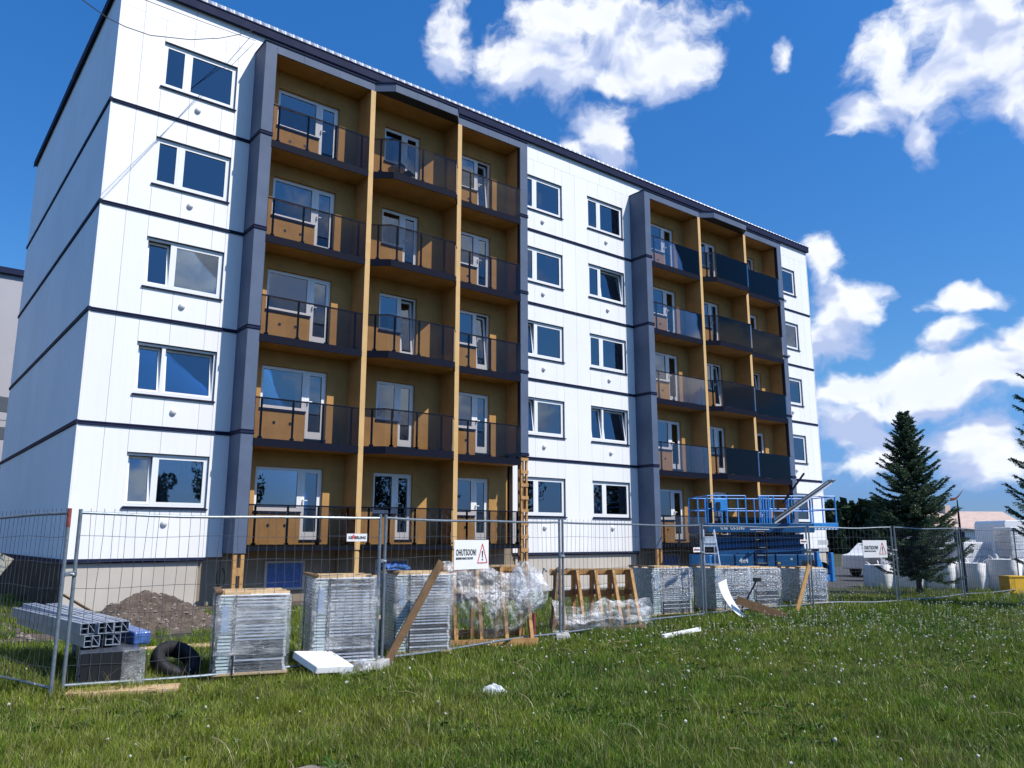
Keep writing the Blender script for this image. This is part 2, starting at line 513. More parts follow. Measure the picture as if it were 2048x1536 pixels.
# ------------------------------------------------------------------ mesh helpers
class MB:
    def __init__(self):
        self.v, self.f, self.mi = [], [], []

    def _add(self, vs, fs, mi):
        o = len(self.v)
        self.v += [tuple(p) for p in vs]
        self.f += [tuple(i + o for i in f) for f in fs]
        self.mi += [mi] * len(fs)
        return self

    def box(self, x0, x1, y0, y1, z0, z1, mi=0):
        vs = [(x0, y0, z0), (x1, y0, z0), (x1, y1, z0), (x0, y1, z0), (x0, y0, z1), (x1, y0, z1), (x1, y1, z1), (x0, y1, z1)]
        return self._add(vs, [(0, 3, 2, 1), (4, 5, 6, 7), (0, 1, 5, 4), (1, 2, 6, 5), (2, 3, 7, 6), (3, 0, 4, 7)], mi)

    def bar(self, p, q, w, h, mi=0, up=(0, 0, 1)):
        p, q = Vector(p), Vector(q)
        d = (q - p).normalized()
        u = Vector(up)
        if abs(d.dot(u)) > .98:
            u = Vector((0, 1, 0))
        s = d.cross(u).normalized()
        t = s.cross(d).normalized()
        vs = []
        for c in (p, q):
            for a, b in ((-1, -1), (1, -1), (1, 1), (-1, 1)):
                vs.append(c + s * a * w / 2 + t * b * h / 2)
        return self._add(vs, [(0, 1, 2, 3), (7, 6, 5, 4), (0, 4, 5, 1), (1, 5, 6, 2), (2, 6, 7, 3), (3, 7, 4, 0)], mi)

    def tube(self, pts, r, n=8, mi=0, caps=True, r1=None):
        pts = [Vector(p) for p in pts]
        rings = []
        m = len(pts)
        for i, p in enumerate(pts):
            d = (pts[min(i + 1, m - 1)] - pts[max(i - 1, 0)]).normalized()
            u = Vector((0, 0, 1)) if abs(d.z) < .95 else Vector((1, 0, 0))
            s = d.cross(u).normalized()
            t = s.cross(d)
            rr = r if r1 is None else r + (r1 - r) * i / max(1, m - 1)
            rings.append([p + (s * math.cos(2 * math.pi * k / n) + t * math.sin(2 * math.pi * k / n)) * rr for k in range(n)])
        vs = [v for rg in rings for v in rg]
        fs = []
        for i in range(m - 1):
            for k in range(n):
                a, b = i * n + k, i * n + (k + 1) % n
                fs.append((a, b, b + n, a + n))
        if caps:
            fs.append(tuple(range(n))[::-1])
            fs.append(tuple((m - 1) * n + k for k in range(n)))
        return self._add(vs, fs, mi)

    def prism(self, poly, z0, z1, mi=0):
        """poly: ccw xy list"""
        n = len(poly)
        vs = [(x, y, z0) for x, y in poly] + [(x, y, z1) for x, y in poly]
        fs = [tuple(range(n))[::-1], tuple(range(n, 2 * n))] + [(i, (i + 1) % n, (i + 1) % n + n, i + n) for i in range(n)]
        return self._add(vs, fs, mi)

    def extrude_y(self, poly, y0, y1, mi=0):
        """poly in xz"""
        n = len(poly)
        vs = [(x, y0, z) for x, z in poly] + [(x, y1, z) for x, z in poly]
        fs = [tuple(range(n)), tuple(range(n, 2 * n))[::-1]] + [(i, i + n, (i + 1) % n + n, (i + 1) % n) for i in range(n)]
        return self._add(vs, fs, mi)

    def ring(self, x0, x1, z0, z1, w, y0, y1, mi=0, wb=None):
        wb = w if wb is None else wb
        self.box(x0, x0 + w, y0, y1, z0, z1, mi)
        self.box(x1 - w, x1, y0, y1, z0, z1, mi)
        self.box(x0 + w, x1 - w, y0, y1, z0, z0 + wb, mi)
        self.box(x0 + w, x1 - w, y0, y1, z1 - w, z1, mi)
        return self

    def sheet(self, fn, nu, nv, mi=0):
        vs = [fn(i / nu, j / nv) for j in range(nv + 1) for i in range(nu + 1)]
        w = nu + 1
        fs = [(j * w + i, j * w + i + 1, (j + 1) * w + i + 1, (j + 1) * w + i) for j in range(nv) for i in range(nu)]
        return self._add(vs, fs, mi)

    def mesh(self, name, mats):
        me = bpy.data.meshes.new(name)
        me.from_pydata([tuple(v) for v in self.v], [], self.f)
        if not isinstance(mats, (list, tuple)):
            mats = [mats]
        for m in mats:
            me.materials.append(m)
        if len(mats) > 1:
            me.polygons.foreach_set('material_index', self.mi)
        me.update()
        return me

    def build(self, name, mats, parent=None, smooth=False, bevel=0.0, loc=None):
        me = self.mesh(name, mats)
        if bevel > 0:
            bm = bmesh.new()
            bm.from_mesh(me)
            bmesh.ops.bevel(bm, geom=[e for e in bm.edges], offset=bevel, segments=2, affect='EDGES', profile=.5)
            bm.to_mesh(me)
            bm.free()
        if smooth:
            me.polygons.foreach_set('use_smooth', [True] * len(me.polygons))
        return link(name, me, parent, loc)


def link(name, data, parent=None, loc=None):
    o = bpy.data.objects.new(name, data)
    col.objects.link(o)
    if parent is not None:
        o.parent = parent
    if loc is not None:
        o.location = loc
    return o


def tag(o, label=None, cat=None, group=None, kind=None):
    if label:
        o['label'] = label
    if cat:
        o['category'] = cat
    if group:
        o['group'] = group
    if kind:
        o['kind'] = kind
    return o


def thing(name, label, cat, loc=(0, 0, 0), rz=0.0, group=None):
    o = link(name, None, None, loc)
    o.rotation_euler = (0, 0, rz)
    o.empty_display_size = .2
    return tag(o, label, cat, group)


def text(name, body, size, material, parent, loc, rot, sx=1.0, bold=0.0, align='LEFT', extrude=.0015, spacing=1.0):
    c = bpy.data.curves.new(name, 'FONT')
    c.body = body
    c.size = size
    c.extrude = extrude
    c.offset = bold
    c.align_x = align
    c.space_character = spacing
    c.resolution_u = 3
    c.materials.append(material)
    tmp = bpy.data.objects.new('lettering_source', c)
    col.objects.link(tmp)
    bpy.context.view_layer.update()
    me = bpy.data.meshes.new_from_object(tmp.evaluated_get(bpy.context.evaluated_depsgraph_get()))
    bpy.data.objects.remove(tmp)
    bpy.data.curves.remove(c)
    o = link(name, me, parent, loc)
    o.rotation_euler = rot
    o.scale = (sx, 1, 1)
    return o


def quick_mesh(name, verts, faces_flat, nper, material, tone=None, parent=None):
    """numpy mesh of equal polygons; tone: (nverts,3)"""
    me = bpy.data.meshes.new(name)
    nv = len(verts)
    nf = len(faces_flat) // nper
    me.vertices.add(nv)
    me.vertices.foreach_set('co', np.ascontiguousarray(verts, dtype=np.float32).ravel())
    me.loops.add(nf * nper)
    me.loops.foreach_set('vertex_index', np.ascontiguousarray(faces_flat, dtype=np.int32))
    me.polygons.add(nf)
    me.polygons.foreach_set('loop_start', np.arange(0, nf * nper, nper, dtype=np.int32))
    me.polygons.foreach_set('loop_total', np.full(nf, nper, dtype=np.int32))
    if tone is not None:
        at = me.color_attributes.new('tone', 'FLOAT_COLOR', 'POINT')
        cc = np.ones((nv, 4), dtype=np.float32)
        cc[:, :3] = tone
        at.data.foreach_set('color', cc.ravel())
    me.materials.append(material)
    me.update(calc_edges=True)
    return link(name, me, parent)


# ------------------------------------------------------------------ ground
def ground_mat():
    m = bpy.data.materials.new('lawn_ground')
    m.use_nodes = True
    nt = m.node_tree
    p = nt.nodes['Principled BSDF']
    p.inputs['Roughness'].default_value = .95
    tc = nt.nodes.new('ShaderNodeTexCoord')
    n1 = nt.nodes.new('ShaderNodeTexNoise')
    n1.inputs['Scale'].default_value = .45
    n1.inputs['Detail'].default_value = 6
    n2 = nt.nodes.new('ShaderNodeTexNoise')
    n2.inputs['Scale'].default_value = 22
    n2.inputs['Detail'].default_value = 6
    nt.links.new(tc.outputs['Object'], n1.inputs['Vector'])
    nt.links.new(tc.outputs['Object'], n2.inputs['Vector'])
    r1 = nt.nodes.new('ShaderNodeValToRGB')
    r1.color_ramp.elements[0].position = .38
    r1.color_ramp.elements[0].color = (.026, .040, .012, 1)
    r1.color_ramp.elements[1].position = .66
    r1.color_ramp.elements[1].color = (.060, .060, .026, 1)
    mx = nt.nodes.new('ShaderNodeMix')
    mx.data_type = 'RGBA'
    mx.blend_type = 'MULTIPLY'
    mx.inputs[0].default_value = .8
    r2 = nt.nodes.new('ShaderNodeValToRGB')
    r2.color_ramp.elements[0].position = .3
    r2.color_ramp.elements[0].color = (.45, .45, .45, 1)
    r2.color_ramp.elements[1].position = .7
    r2.color_ramp.elements[1].color = (1.5, 1.45, 1.3, 1)
    nt.links.new(n1.outputs['Fac'], r1.inputs[0])
    nt.links.new(n2.outputs['Fac'], r2.inputs[0])
    nt.links.new(r1.outputs[0], mx.inputs[6])
    nt.links.new(r2.outputs[0], mx.inputs[7])
    nt.links.new(mx.outputs[2], p.inputs['Base Color'])
    b = nt.nodes.new('ShaderNodeBump')
    b.inputs['Strength'].default_value = .8
    b.inputs['Distance'].default_value = .04
    nt.links.new(n2.outputs['Fac'], b.inputs['Height'])
    nt.links.new(b.outputs[0], p.inputs['Normal'])
    return m


S = 900
lawn = MB().sheet(lambda u, v: ((u - .5) * 2 * S, (v - .5) * 2 * S, 0), 4, 4).build('lawn', ground_mat())
tag(lawn, kind='structure')


def patch(name, cx, cy, rx, ry, z, m, seed, n=48, rough=.25):
    pts = []
    for k in range(n):
        a = 2 * math.pi * k / n
        q = 1 + rough * mnoise.noise((math.cos(a) * 2 + seed, math.sin(a) * 2, seed * 1.7)) * 2 + rough * .5 * mnoise.noise((math.cos(a) * 6, math.sin(a) * 6 + seed, 0)) * 2
        pts.append((cx + rx * q * math.cos(a), cy + ry * q * math.sin(a), z))
    mb = MB()
    mb._add([(cx, cy, z)] + pts, [(0, 1 + k, 1 + (k + 1) % n) for k in range(n)], 0)
    return tag(mb.build(name, m), kind='structure')


patch('bare_soil', 16, -1.2, 20, 1.5, .004, M['soil'], 1.3, 120, .12)
patch('bare_soil', .6, -4.4, 2.6, 1.6, .008, M['soil'], 4.1)
patch('bare_soil', -3.4, -4.0, 2.4, 3.0, .012, M['soil'], 6.4)
patch('bare_soil', 9.3, -5.0, 3.0, 1.2, .008, M['soil'], 8.2)
patch('bare_soil', -1.05, -15.35, .42, .24, .012, mat('dry_earth', (.21, .18, .15), .95, var=.3, vscale=9, bump=.8, bscale=20), 2.2)
patch('parking_lot', 41, -3, 22, 8.5, .006, M['asphalt'], 3.3, 60, .08)
strip = MB().box(13.3, 19.4, -1.05, -.25, 0, .05).build('paving_strip', M['concrete'])
tag(strip, kind='structure')


def fbm(x, y, s, seed=0.0):
    return mnoise.noise((x * s + seed, y * s - seed, seed * .37)) + .5 * mnoise.noise((x * s * 2.1, y * s * 2.1 + seed, 3.1))


# ------------------------------------------------------------------ apartment building
L, W, ST = 32.68, 13.78, 2.8
ZF = [1.61 + ST * k for k in range(5)]        # storey reference levels
bld = thing('apartment_building', 'white five storey apartment block with two grey framed ochre balcony stacks', 'apartment building')
G = .008                                     # panel joint


def part(mb, name, m, parent=bld, **kw):
    return mb.build(name, m, parent, **kw)


def panel(x0, x1, z0, z1, th=.032, y=0.0, m='white_panel'):
    return part(MB().box(x0 + G / 2, x1 - G / 2, y, y + th, z0 + G / 2, z1 - G / 2), 'wall_panel', M[m])


Z_BOT, Z_SEAM, Z_TOP = 1.2, 15.60, 16.28
BANDS = ZF[1:]


def storey_range(k):
    z0 = Z_BOT if k == 0 else ZF[k] + .042
    z1 = Z_SEAM if k == 4 else ZF[k + 1] - .055
    return z0, z1


wrand = random.Random(5)


def make_window(x0, x1, z0, z1, split=.335, tilt=(), curtain=None, y=.075):
    """white two-light window; frame, sashes, panes and sill"""
    w = part(MB().ring(x0, x1, z0, z1, .055, y, y + .075).box(x0 + (x1 - x0) * split - .045, x0 + (x1 - x0) * split + .045, y, y + .075, z0 + .055, z1 - .055),
             'window', M['frame'])
    xm = x0 + (x1 - x0) * split
    for i, (a, b) in enumerate(((x0 + .057, xm - .047), (xm + .047, x1 - .057))):
        za, zb = z0 + .057, z1 - .057
        s = MB().ring(a, b, 0, zb - za, .06, -.028, .04).build('sash', M['frame'], w, loc=(0, y + .03, za))
        p = MB().box(a + .06, b - .06, 0, .012, .06, zb - za - .06).build('pane', M['glass'], w, loc=(0, y + .03, za))
        p.rotation_euler = (R(wrand.uniform(-.55, .55)), 0, 0)
        if i in tilt:
            for o in (s, p):
                o.rotation_euler = (R(-7), 0, 0)
    MB().box(x0 - .03, x1 + .03, -.05, y, z0 - .052, z0 - .03).box(x0 - .03, x1 + .03, -.05, -.044, z0 - .066, z0 - .052).build('sill', M['trim'], w)
    # dark reveal lining top and right
    MB().box(x0 - .012, x1 + .012, .0335, y + .02, z1 + .002, z1 + .014).box(x1 + .002, x1 + .014, .0335, y + .02, z0, z1).box(x0 - .014, x0 - .002, .0335, y + .02, z0, z1).build('reveal', M['fin'], w)
    if curtain:
        a0, a1 = curtain

        def fn(u, v):
            xx = x0 + (x1 - x0) * (a0 + (a1 - a0) * u)
            return (xx, .33 + .035 * math.sin(u * (a1 - a0) * 62 + 3 * math.sin(u * 9)), z0 + .1 + (z1 - z0 - .12) * v)
        MB().sheet(fn, 60, 1).build('curtain', M['curtain'], w, smooth=True)
    return w


def vent_cap(x, z):
    n = 14
    mb = MB()
    prof = [(.082, .0), (.082, -.03), (.072, -.055), (.045, -.072), (.0, -.078)]
    vs = []
    for r_, yy in prof:
        for k in range(n):
            vs.append((x + r_ * math.cos(2 * math.pi * k / n), yy, z + r_ * math.sin(2 * math.pi * k / n)))
    fs = [(i * n + k, i * n + (k + 1) % n, (i + 1) * n + (k + 1) % n, (i + 1) * n + k) for i in range(4) for k in range(n)]
    mb._add(vs, fs, 0)
    return part(mb, 'vent_cap', M['vent'], smooth=True)




def section(x0, x1, wins, seams, info):
    """white facade bay with windows at wins=[(xl,xr)], full-height seams and per-window seam fractions"""
    for k in range(5):
        z0, z1 = storey_range(k)
        wz0, wz1 = ZF[k] + .84, ZF[k] + 2.14
        edges = sorted(set([x0, x1] + seams + [e for w in wins for e in w]))
        for a, b in zip(edges, edges[1:]):
            inside = [w for w in wins if a >= w[0] - 1e-4 and b <= w[1] + 1e-4]
            if inside:
                w = inside[0]
                cuts = [w[0], w[0] + .38 * (w[1] - w[0]) if len(wins) == 1 else w[0] + .3 * (w[1] - w[0]), w[0] + .82 * (w[1] - w[0]), w[1]]
                for c0, c1 in zip(cuts, cuts[1:]):
                    panel(c0, c1, z0, wz0 - .03)
                    panel(c0, c1, wz1 + .014, z1)
            else:
                panel(a, b, z0, z1)
        for wi, w in enumerate(wins):
            d = info.get((wi, k), {})
            make_window(w[0], w[1], wz0, wz1, **d)
            vent_cap(w[0] + .5 * (w[1] - w[0]), ZF[k] + .44)
        if k > 0:
            part(MB().box(x0 + .002, x1 - .002, -.036, .034, ZF[k] - .05, ZF[k] - .018).box(x0 + .002, x1 - .002, -.018, .034, ZF[k] - .018, ZF[k] + .012).box(x0 + .002, x1 - .002, -.032, .034, ZF[k] + .012, ZF[k] + .034), 'string_course', M['trim'])
    # backing with openings
    mb = MB()
    for k in range(5):
        wz0, wz1 = ZF[k] + .84, ZF[k] + 2.14
        lo = Z_BOT if k == 0 else ZF[k - 1] + 2.14 + .016
        mb.box(x0, x1, .034, .20, lo, wz0 - .031)
        xs = [x0]
        for w in wins:
            xs += [w[0] - .016, w[1] + .016]
        xs.append(x1)
        for a, b in zip(xs[::2], xs[1::2]):
            mb.box(a, b, .034, .20, wz0 - .031, wz1 + .016)
    mb.box(x0, x1, .034, .20, ZF[4] + 2.14 + .016, Z_TOP)
    part(mb, 'backing_wall', M['joint'])


F1 = (3.60, 13.26)
F2 = (19.45, 29.08)
section(0.0, 3.62, [(1.13, 3.12)], [.58],
        {(0, 0): dict(curtain=(.30, 1.0), tilt=(0,)), (0, 1): dict(tilt=(1, 0)), (0, 2): dict(tilt=(0,)), (0, 3): dict(curtain=(.4, .9)), (0, 4): dict(curtain=(.8, 1))})
section(13.24, 19.47, [(13.66, 15.66), (17.0, 19.0)], [16.33],
        {(1, 3): dict(tilt=(1,)), (1, 1): dict(tilt=(0, 1)), (0, 2): dict(tilt=(0,)), (0, 1): dict(tilt=(0,), curtain=(.5, 1)), (1, 4): dict(curtain=(.72, 1)), (0, 4): dict(curtain=(.05, .4)), (0, 0): dict(curtain=(.5, 1)), (1, 0): dict(curtain=(.05, .3)),
         (1, 2): dict(curtain=(.75, 1)), (0, 3): dict(curtain=(.1, .95))})
section(29.06, L, [(29.54, 31.53)], [32.1], {(0, 3): dict(curtain=(.4, 1)), (0, 1): dict(curtain=(.4, 1))})
# top strip of panels under the eaves, along the whole front
xs = [0, .58, 1.9, 3.12]
while xs[-1] < L - 1.2:
    xs.append(xs[-1] + 1.62)
xs[-1] = L
for a, b in zip(xs, xs[1:]):
    panel(a, b, Z_SEAM, Z_TOP)
# gable panels (left end) and right end
for k in range(5):
    z0, z1 = storey_range(k)
    if k == 4:
        z1 = Z_TOP
    n = 8
    for i in range(n):
        a, b = W * i / n, W * (i + 1) / n
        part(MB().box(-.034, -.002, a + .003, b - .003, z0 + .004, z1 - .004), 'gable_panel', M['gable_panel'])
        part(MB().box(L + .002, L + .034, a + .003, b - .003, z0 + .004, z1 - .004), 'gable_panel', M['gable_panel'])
    if k > 0:
        part(MB().box(-.07, -.0015, -.04, W, ZF[k] - .05, ZF[k] + .048), 'string_course', M['trim'])
part(MB().box(0, .16, .21, W, 0, Z_TOP), 'end_wall', M['joint'])
part(MB().box(L - .16, L, .21, W, 0, Z_TOP), 'end_wall', M['joint'])
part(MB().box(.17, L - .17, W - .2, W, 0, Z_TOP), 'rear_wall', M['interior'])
# corner trims
part(MB().box(-.036, -.001, -.012, .0345, Z_BOT, Z_TOP), 'corner_trim', M['white_panel'])
part(MB().box(L + .001, L + .036, -.012, .0345, Z_BOT, Z_TOP), 'corner_trim', M['white_panel'])
# floors and an inner wall, so that windows look into rooms
for k in range(5):
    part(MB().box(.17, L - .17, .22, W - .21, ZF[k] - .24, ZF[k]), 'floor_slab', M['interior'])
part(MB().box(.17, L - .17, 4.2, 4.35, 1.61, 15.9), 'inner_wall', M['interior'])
for x in (3.6, 7.05, 10.3, 13.3, 16.33, 19.4, 22.9, 26.1, 29.1):
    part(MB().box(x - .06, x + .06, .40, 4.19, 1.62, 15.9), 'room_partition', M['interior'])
part(MB().box(17.3, 19.0, .45, .5, 2.3, 3.75), 'stored_board', M['ply'])

# roof
part(MB().box(-.12, L + .12, -.02, W + .15, 16.29, 16.36), 'roof_deck', M['trim'])
part(MB().box(-.14, L + .14, -.13, -.022, 16.22, 16.47).box(-.15, L + .15, -.15, -.02, 16.47, 16.50), 'eaves_fascia', M['trim'])
part(MB().box(-.14, -.122, -.02, W + .15, 16.22, 16.47), 'gable_fascia', M['trim'])
part(MB().box(L + .122, L + .14, -.02, W + .15, 16.22, 16.47), 'gable_fascia', M['trim'])


def roof_fn(u, v):
    x = -.1 + (L + .2) * u
    return (x, .02 + v * 6.8, 16.56 + .045 * abs(math.sin(x * math.pi / .23)) + v * .12)


part(MB().sheet(roof_fn, 1700, 1), 'roof_sheet', M['roof'])


def roof_fn2(u, v):
    x = -.1 + (L + .2) * u
    return (x, .02 + 6.8 + v * 7.0, 16.56 + .12 - v * .12)


part(MB().sheet(roof_fn2, 4, 1), 'rear_roof_sheet', M['roof'])
part(MB().box(-.1, L + .1, .021, .06, 16.361, 16.55), 'roof_upstand', M['roof'])


def guard_fn(u, v):
    x = -.1 + (L + .2) * u
    q = math.sin(x * math.pi / .13)
    return (x, -.06 + .045 * q + .10 * v, 16.505 + v * (.24 - .10 * u + .035 * q))


part(MB().sheet(guard_fn, 2000, 1), 'snow_guard', M['roof'])

# plinth, drip trim
for a, b in ((0.0, 3.05), (13.4, 19.3), (29.2, L)):
    part(MB().box(a, b, .06, .20, 0, 1.18), 'plinth', M['plinth'])
    part(MB().box(a, b + .1, -.05, .059, 1.135, 1.195).box(a, b + .1, -.005, .055, 1.10, 1.135), 'drip_trim', M['trim'])
    part(MB().box(a, b, -.15, .055, .90, 1.098), 'insulation_edge', M['trim']) if False else None
for a, b in ((3.05, 3.62), (13.25, 13.4), (19.3, 19.5)):
    part(MB().box(a, b, .10, .2, 0, 1.18), 'plinth_return', M['plinth_dark'])
# gable base: dimpled membrane strips over the foundation
mb = MB().box(-.03, -.001, .06, W, 0, 1.19)
part(mb, 'gable_plinth', M['membrane'])
rib = MB().box(-.055, -.031, 0, .06, .02, 1.08).mesh('membrane_rib', M['membrane'])
for i in range(int(W / .14)):
    link('membrane_rib', rib, bld, (0, .1 + i * .14, 0))
part(MB().box(-.10, -.0305, -.04, W, 1.10, 1.195), 'drip_trim', M['trim'])

# ---- balcony stacks
YF = -.82
BAYS = [  # inner x0, x1, window x0, door x0, door x1, posts, holes
    (3.93, 6.97, 4.37, 5.70, 6.33, (4.12, 5.00, 5.87, 6.74), (4.79, 5.26)),
    (7.13, 10.24, 7.95, 8.72, 9.30, (7.32, 7.84, 8.69, 9.55, 10.12), ()),
    (10.40, 12.93, 10.93, 11.67, 12.24, (10.80, 11.67, 12.80), (11.28,)),
]
PROW = [(7.13, YF), (7.62, -1.20), (9.92, -1.20), (10.24, YF)]


def rail_path(b):
    return PROW if b == 1 else [(BAYS[b][0], YF), (BAYS[b][1], YF)]


def on_path(path, x):
    for (xa, ya), (xb, yb) in zip(path, path[1:]):
        if xa - 1e-6 <= x <= xb + 1e-6:
            return ya + (yb - ya) * (x - xa) / (xb - xa)
    return path[-1][1]


def opening(x0, x1, z0, z1, parent, name, kind):
    """fixed light or balcony door leaf with handle"""
    y = .09
    o = MB().ring(x0, x1, z0, z1, .05, y, y + .075).build(name, M['frame'], parent)
    w = .055 if kind == 'window' else .075
    bot = .09 if kind == 'window' else .20
    ajar = kind == 'ajar'
    s = MB().ring(0, x1 - x0 - .104, 0, z1 - z0 - .104, w * .7 if kind == 'window' else w, -.03, .04, wb=.045 if kind == 'window' else .16)
    s = s.build('sash', M['frame'], o, loc=(x0 + .052, y + .03, z0 + .052))
    ww, hh = x1 - x0 - .104, z1 - z0 - .104
    p = MB().box(w * .7, ww - w * .7, 0, .012, .045 if kind == 'window' else .16, hh - w * .7).build('pane', M['glass'], o, loc=(x0 + .052, y + .03, z0 + .052))
    p.rotation_euler = (R(wrand.uniform(-.5, .5)), 0, R(wrand.uniform(-.3, .3)))
    if kind == 'window' and wrand.random() < .3:
        dz = wrand.uniform(.25, .75) * (z1 - z0)
        MB().box(x0 + .06, x1 - .06, y + .09, y + .10, z1 - dz, z1 - .05).build('blind', M['curtain'], o)
    if ajar:
        for q in (s, p):
            q.rotation_euler = (R(-5), 0, 0)
    if kind != 'window':
        MB().box(x0 + .07, x0 + .10, y - .05, y - .002, z0 + .98, z0 + 1.10).box(x0 + .07, x0 + .20, y - .06, y - .045, z0 + 1.06, z0 + 1.085).build('handle', M['frame'], o)
        MB().box(x0 - .01, x1 + .02, -.03, y, z0 - .05, z0 - .004).build('threshold', M['trim'], o)
    else:
        MB().box(x0 - .02, x1, -.04, y, z0 - .04, z0 - .003).box(x0 - .02, x1, -.04, -.034, z0 - .055, z0 - .04).build('sill', M['trim'], o)
    return o


def balcony_stack(ox, first):
    # fins: one cladding panel per storey, bands between
    for fx in (3.60, 12.93):
        for k in range(5):
            z0, z1 = storey_range(k)
            if k == 0:
                z0 = 1.30
                if first and fx > 5:
                    continue
            if k == 4:
                z1 = 15.604
            part(MB().box(ox + fx, ox + fx + .33, YF, -.002, z0 + .004, z1 - .004), 'fin_panel', M['fin'], bevel=.004)
            if k > 0:
                part(MB().box(ox + fx - .02, ox + fx + .35, YF - .025, -.042, ZF[k] - .05, ZF[k] - .006).box(ox + fx - .008, ox + fx + .338, YF - .012, -.042, ZF[k] - .006, ZF[k] + .03).box(ox + fx - .02, ox + fx + .35, YF - .025, -.042, ZF[k] + .03, ZF[k] + .048), 'fin_band', M['trim'])
        ix = fx + .331 if fx < 5 else fx - .013
        z0 = ZF[1] + .06 if first and fx > 5 else 1.32
        part(MB().box(ox + ix, ox + ix + .012, YF + .16, -.004, z0, 15.32), 'fin_lining', M['brown'])
        part(MB().box(ox + ix, ox + ix + .012, YF + .01, YF + .158, z0, 15.32), 'fin_edge', M['lining'])
    # dividers, one piece per storey
    for dx in (6.97, 10.24):
        for k in range(5):
            z0 = ZF[k] - .24
            z1 = ZF[k + 1] - .241 if k < 4 else 15.325
            part(MB().box(ox + dx, ox + dx + .15, YF, -.002, z0, z1), 'divider_wall', M['ochre_lit'] if False else M['brown'])
            part(MB().box(ox + dx - .006, ox + dx + .156, YF - .014, YF - .001, z0, z1 - .002), 'divider_front', M['ochre_lit'])
    for k in range(5):
        zf = ZF[k]
        ztop = ZF[k + 1] - .36 if k < 4 else 15.33
        for b, (x0, x1, wx, dx, dxe, posts, holes) in enumerate(BAYS):
            X0, X1 = ox + x0, ox + x1
            # back wall around the opening
            mb = MB()
            zl = zf - .2
            mb.box(X0 - .075, ox + wx - .004, 0, .2, zl, ztop + .16)
            mb.box(ox + dxe + .004, X1 + .075, 0, .2, zl, ztop + .16)
            mb.box(ox + wx - .004, ox + dxe + .004, 0, .2, zf + 2.004, ztop + .16)
            mb.box(ox + wx - .004, ox + dx - .002, 0, .2, zl, zf + .798)
            mb.box(ox + dx - .002, ox + dxe + .004, 0, .2, zl, zf + .03)
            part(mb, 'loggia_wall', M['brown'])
            opening(ox + wx, ox + dx - .002, zf + .80, zf + 2.0, bld, 'balcony_window', 'window')
            opening(ox + dx + .002, ox + dxe, zf + .035, zf + 2.0, bld, 'balcony_door', 'ajar' if (b == 2 and k in (2, 4)) or (b == 1 and k == 2) else 'door')
            for hx in holes:
                n = 12
                mb = MB()
                pts = [(ox + hx + .045 * math.cos(2 * math.pi * q / n), zf + .41 + .045 * math.sin(2 * math.pi * q / n)) for q in range(n)]
                mb.extrude_y(pts, -.008, -.0008)
                part(mb, 'vent_hole', M['black'])
            # slab
            path = [(ox + px, py) for px, py in rail_path(b)]
            zb, zt = (zf - .36, zf - .15) if k else (zf - .24, zf - .10)
            poly = [(X0, -.003)] + [(px, py + .02) for px, py in path] + [(X1, -.003)]
            poly = [(max(X0 + .001, min(X1 - .001, px)), py) for px, py in poly]
            sl = part(MB().prism(poly, zb, zt - .02), 'balcony_slab', M['brown'])
            MB().prism(poly, zt - .0199, zt).build('screed', M['slab_top'], sl)
            mb = MB()
            for (xa, ya), (xb, yb) in zip(path, path[1:]):
                mb.bar((xa, ya, (zb + zf - .16) / 2 - .002), (xb, yb, (zb + zf - .16) / 2 - .002), .03, zf - .16 - zb + .012)
            mb.build('slab_edge', M['rail'], sl)
            # railing
            rl = MB()
            zr = zf + .92
            for (xa, ya), (xb, yb) in zip(path, path[1:]):
                rl.bar((xa, ya + .012, zr), (xb, yb + .012, zr), .05, .035)
            rl = part(rl, 'railing', M['rail'])
            for (xa, ya), (xb, yb) in zip(path, path[1:]):
                MB().bar((xa + .004, ya - .006, (zf - .15 + zr - .02) / 2), (xb - .004, yb - .006, (zf - .15 + zr - .02) / 2), .010, zr - .02 - zf + .15).build('glass_panel', M['rail_glass'], rl)
            for px in posts:
                yy = on_path(rail_path(b), px) + .035
                MB().box(ox + px - .022, ox + px + .022, yy - .02, yy + .03, zt, zr - .018).box(ox + px - .05, ox + px + .05, yy - .022, yy + .05, zt, zt + .05).build('post', M['rail'], rl)
    # head frame: fascia pieces, ceiling, prow roof
    zt, zb = 15.60, 15.33
    segs = [(3.93, 4.75), (4.75, 5.9), (5.9, 7.10), (10.27, 11.5), (11.5, 12.4), (12.4, 12.93)]
    for a, b in segs:
        part(MB().box(ox + a + .003, ox + b - .003, YF, YF + .05, zb + .003, zt), 'fascia_panel', M['fin'])
    pr = [(7.10, YF), (7.60, -1.22), (9.94, -1.22), (10.27, YF)]
    cuts = [(pr[0], pr[1]), (pr[1], (8.4, -1.22)), ((8.4, -1.22), (9.2, -1.22)), ((9.2, -1.22), pr[2]), (pr[2], pr[3])]
    for (xa, ya), (xb, yb) in cuts:
        part(MB().bar((ox + xa + .003, ya + .012, (zb + zt) / 2), (ox + xb - .003, yb + .012, (zb + zt) / 2), .025, zt - zb), 'fascia_panel', M['fin'])
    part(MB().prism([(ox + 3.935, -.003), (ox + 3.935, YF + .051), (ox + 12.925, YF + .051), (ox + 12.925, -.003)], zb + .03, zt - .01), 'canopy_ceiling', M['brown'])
    part(MB().prism([(ox + 7.12, YF + .05)] + [(ox + x, y + .03) for x, y in pr[1:3]] + [(ox + 10.25, YF + .05)], zb + .02, zt - .02), 'prow_soffit', M['lining'])
    cap = [(ox + 3.58, -.003), (ox + 3.58, YF - .03), (ox + 7.09, YF - .03), (ox + 7.59, -1.25), (ox + 9.95, -1.25), (ox + 10.28, YF - .03), (ox + 13.28, YF - .03), (ox + 13.28, -.003)]
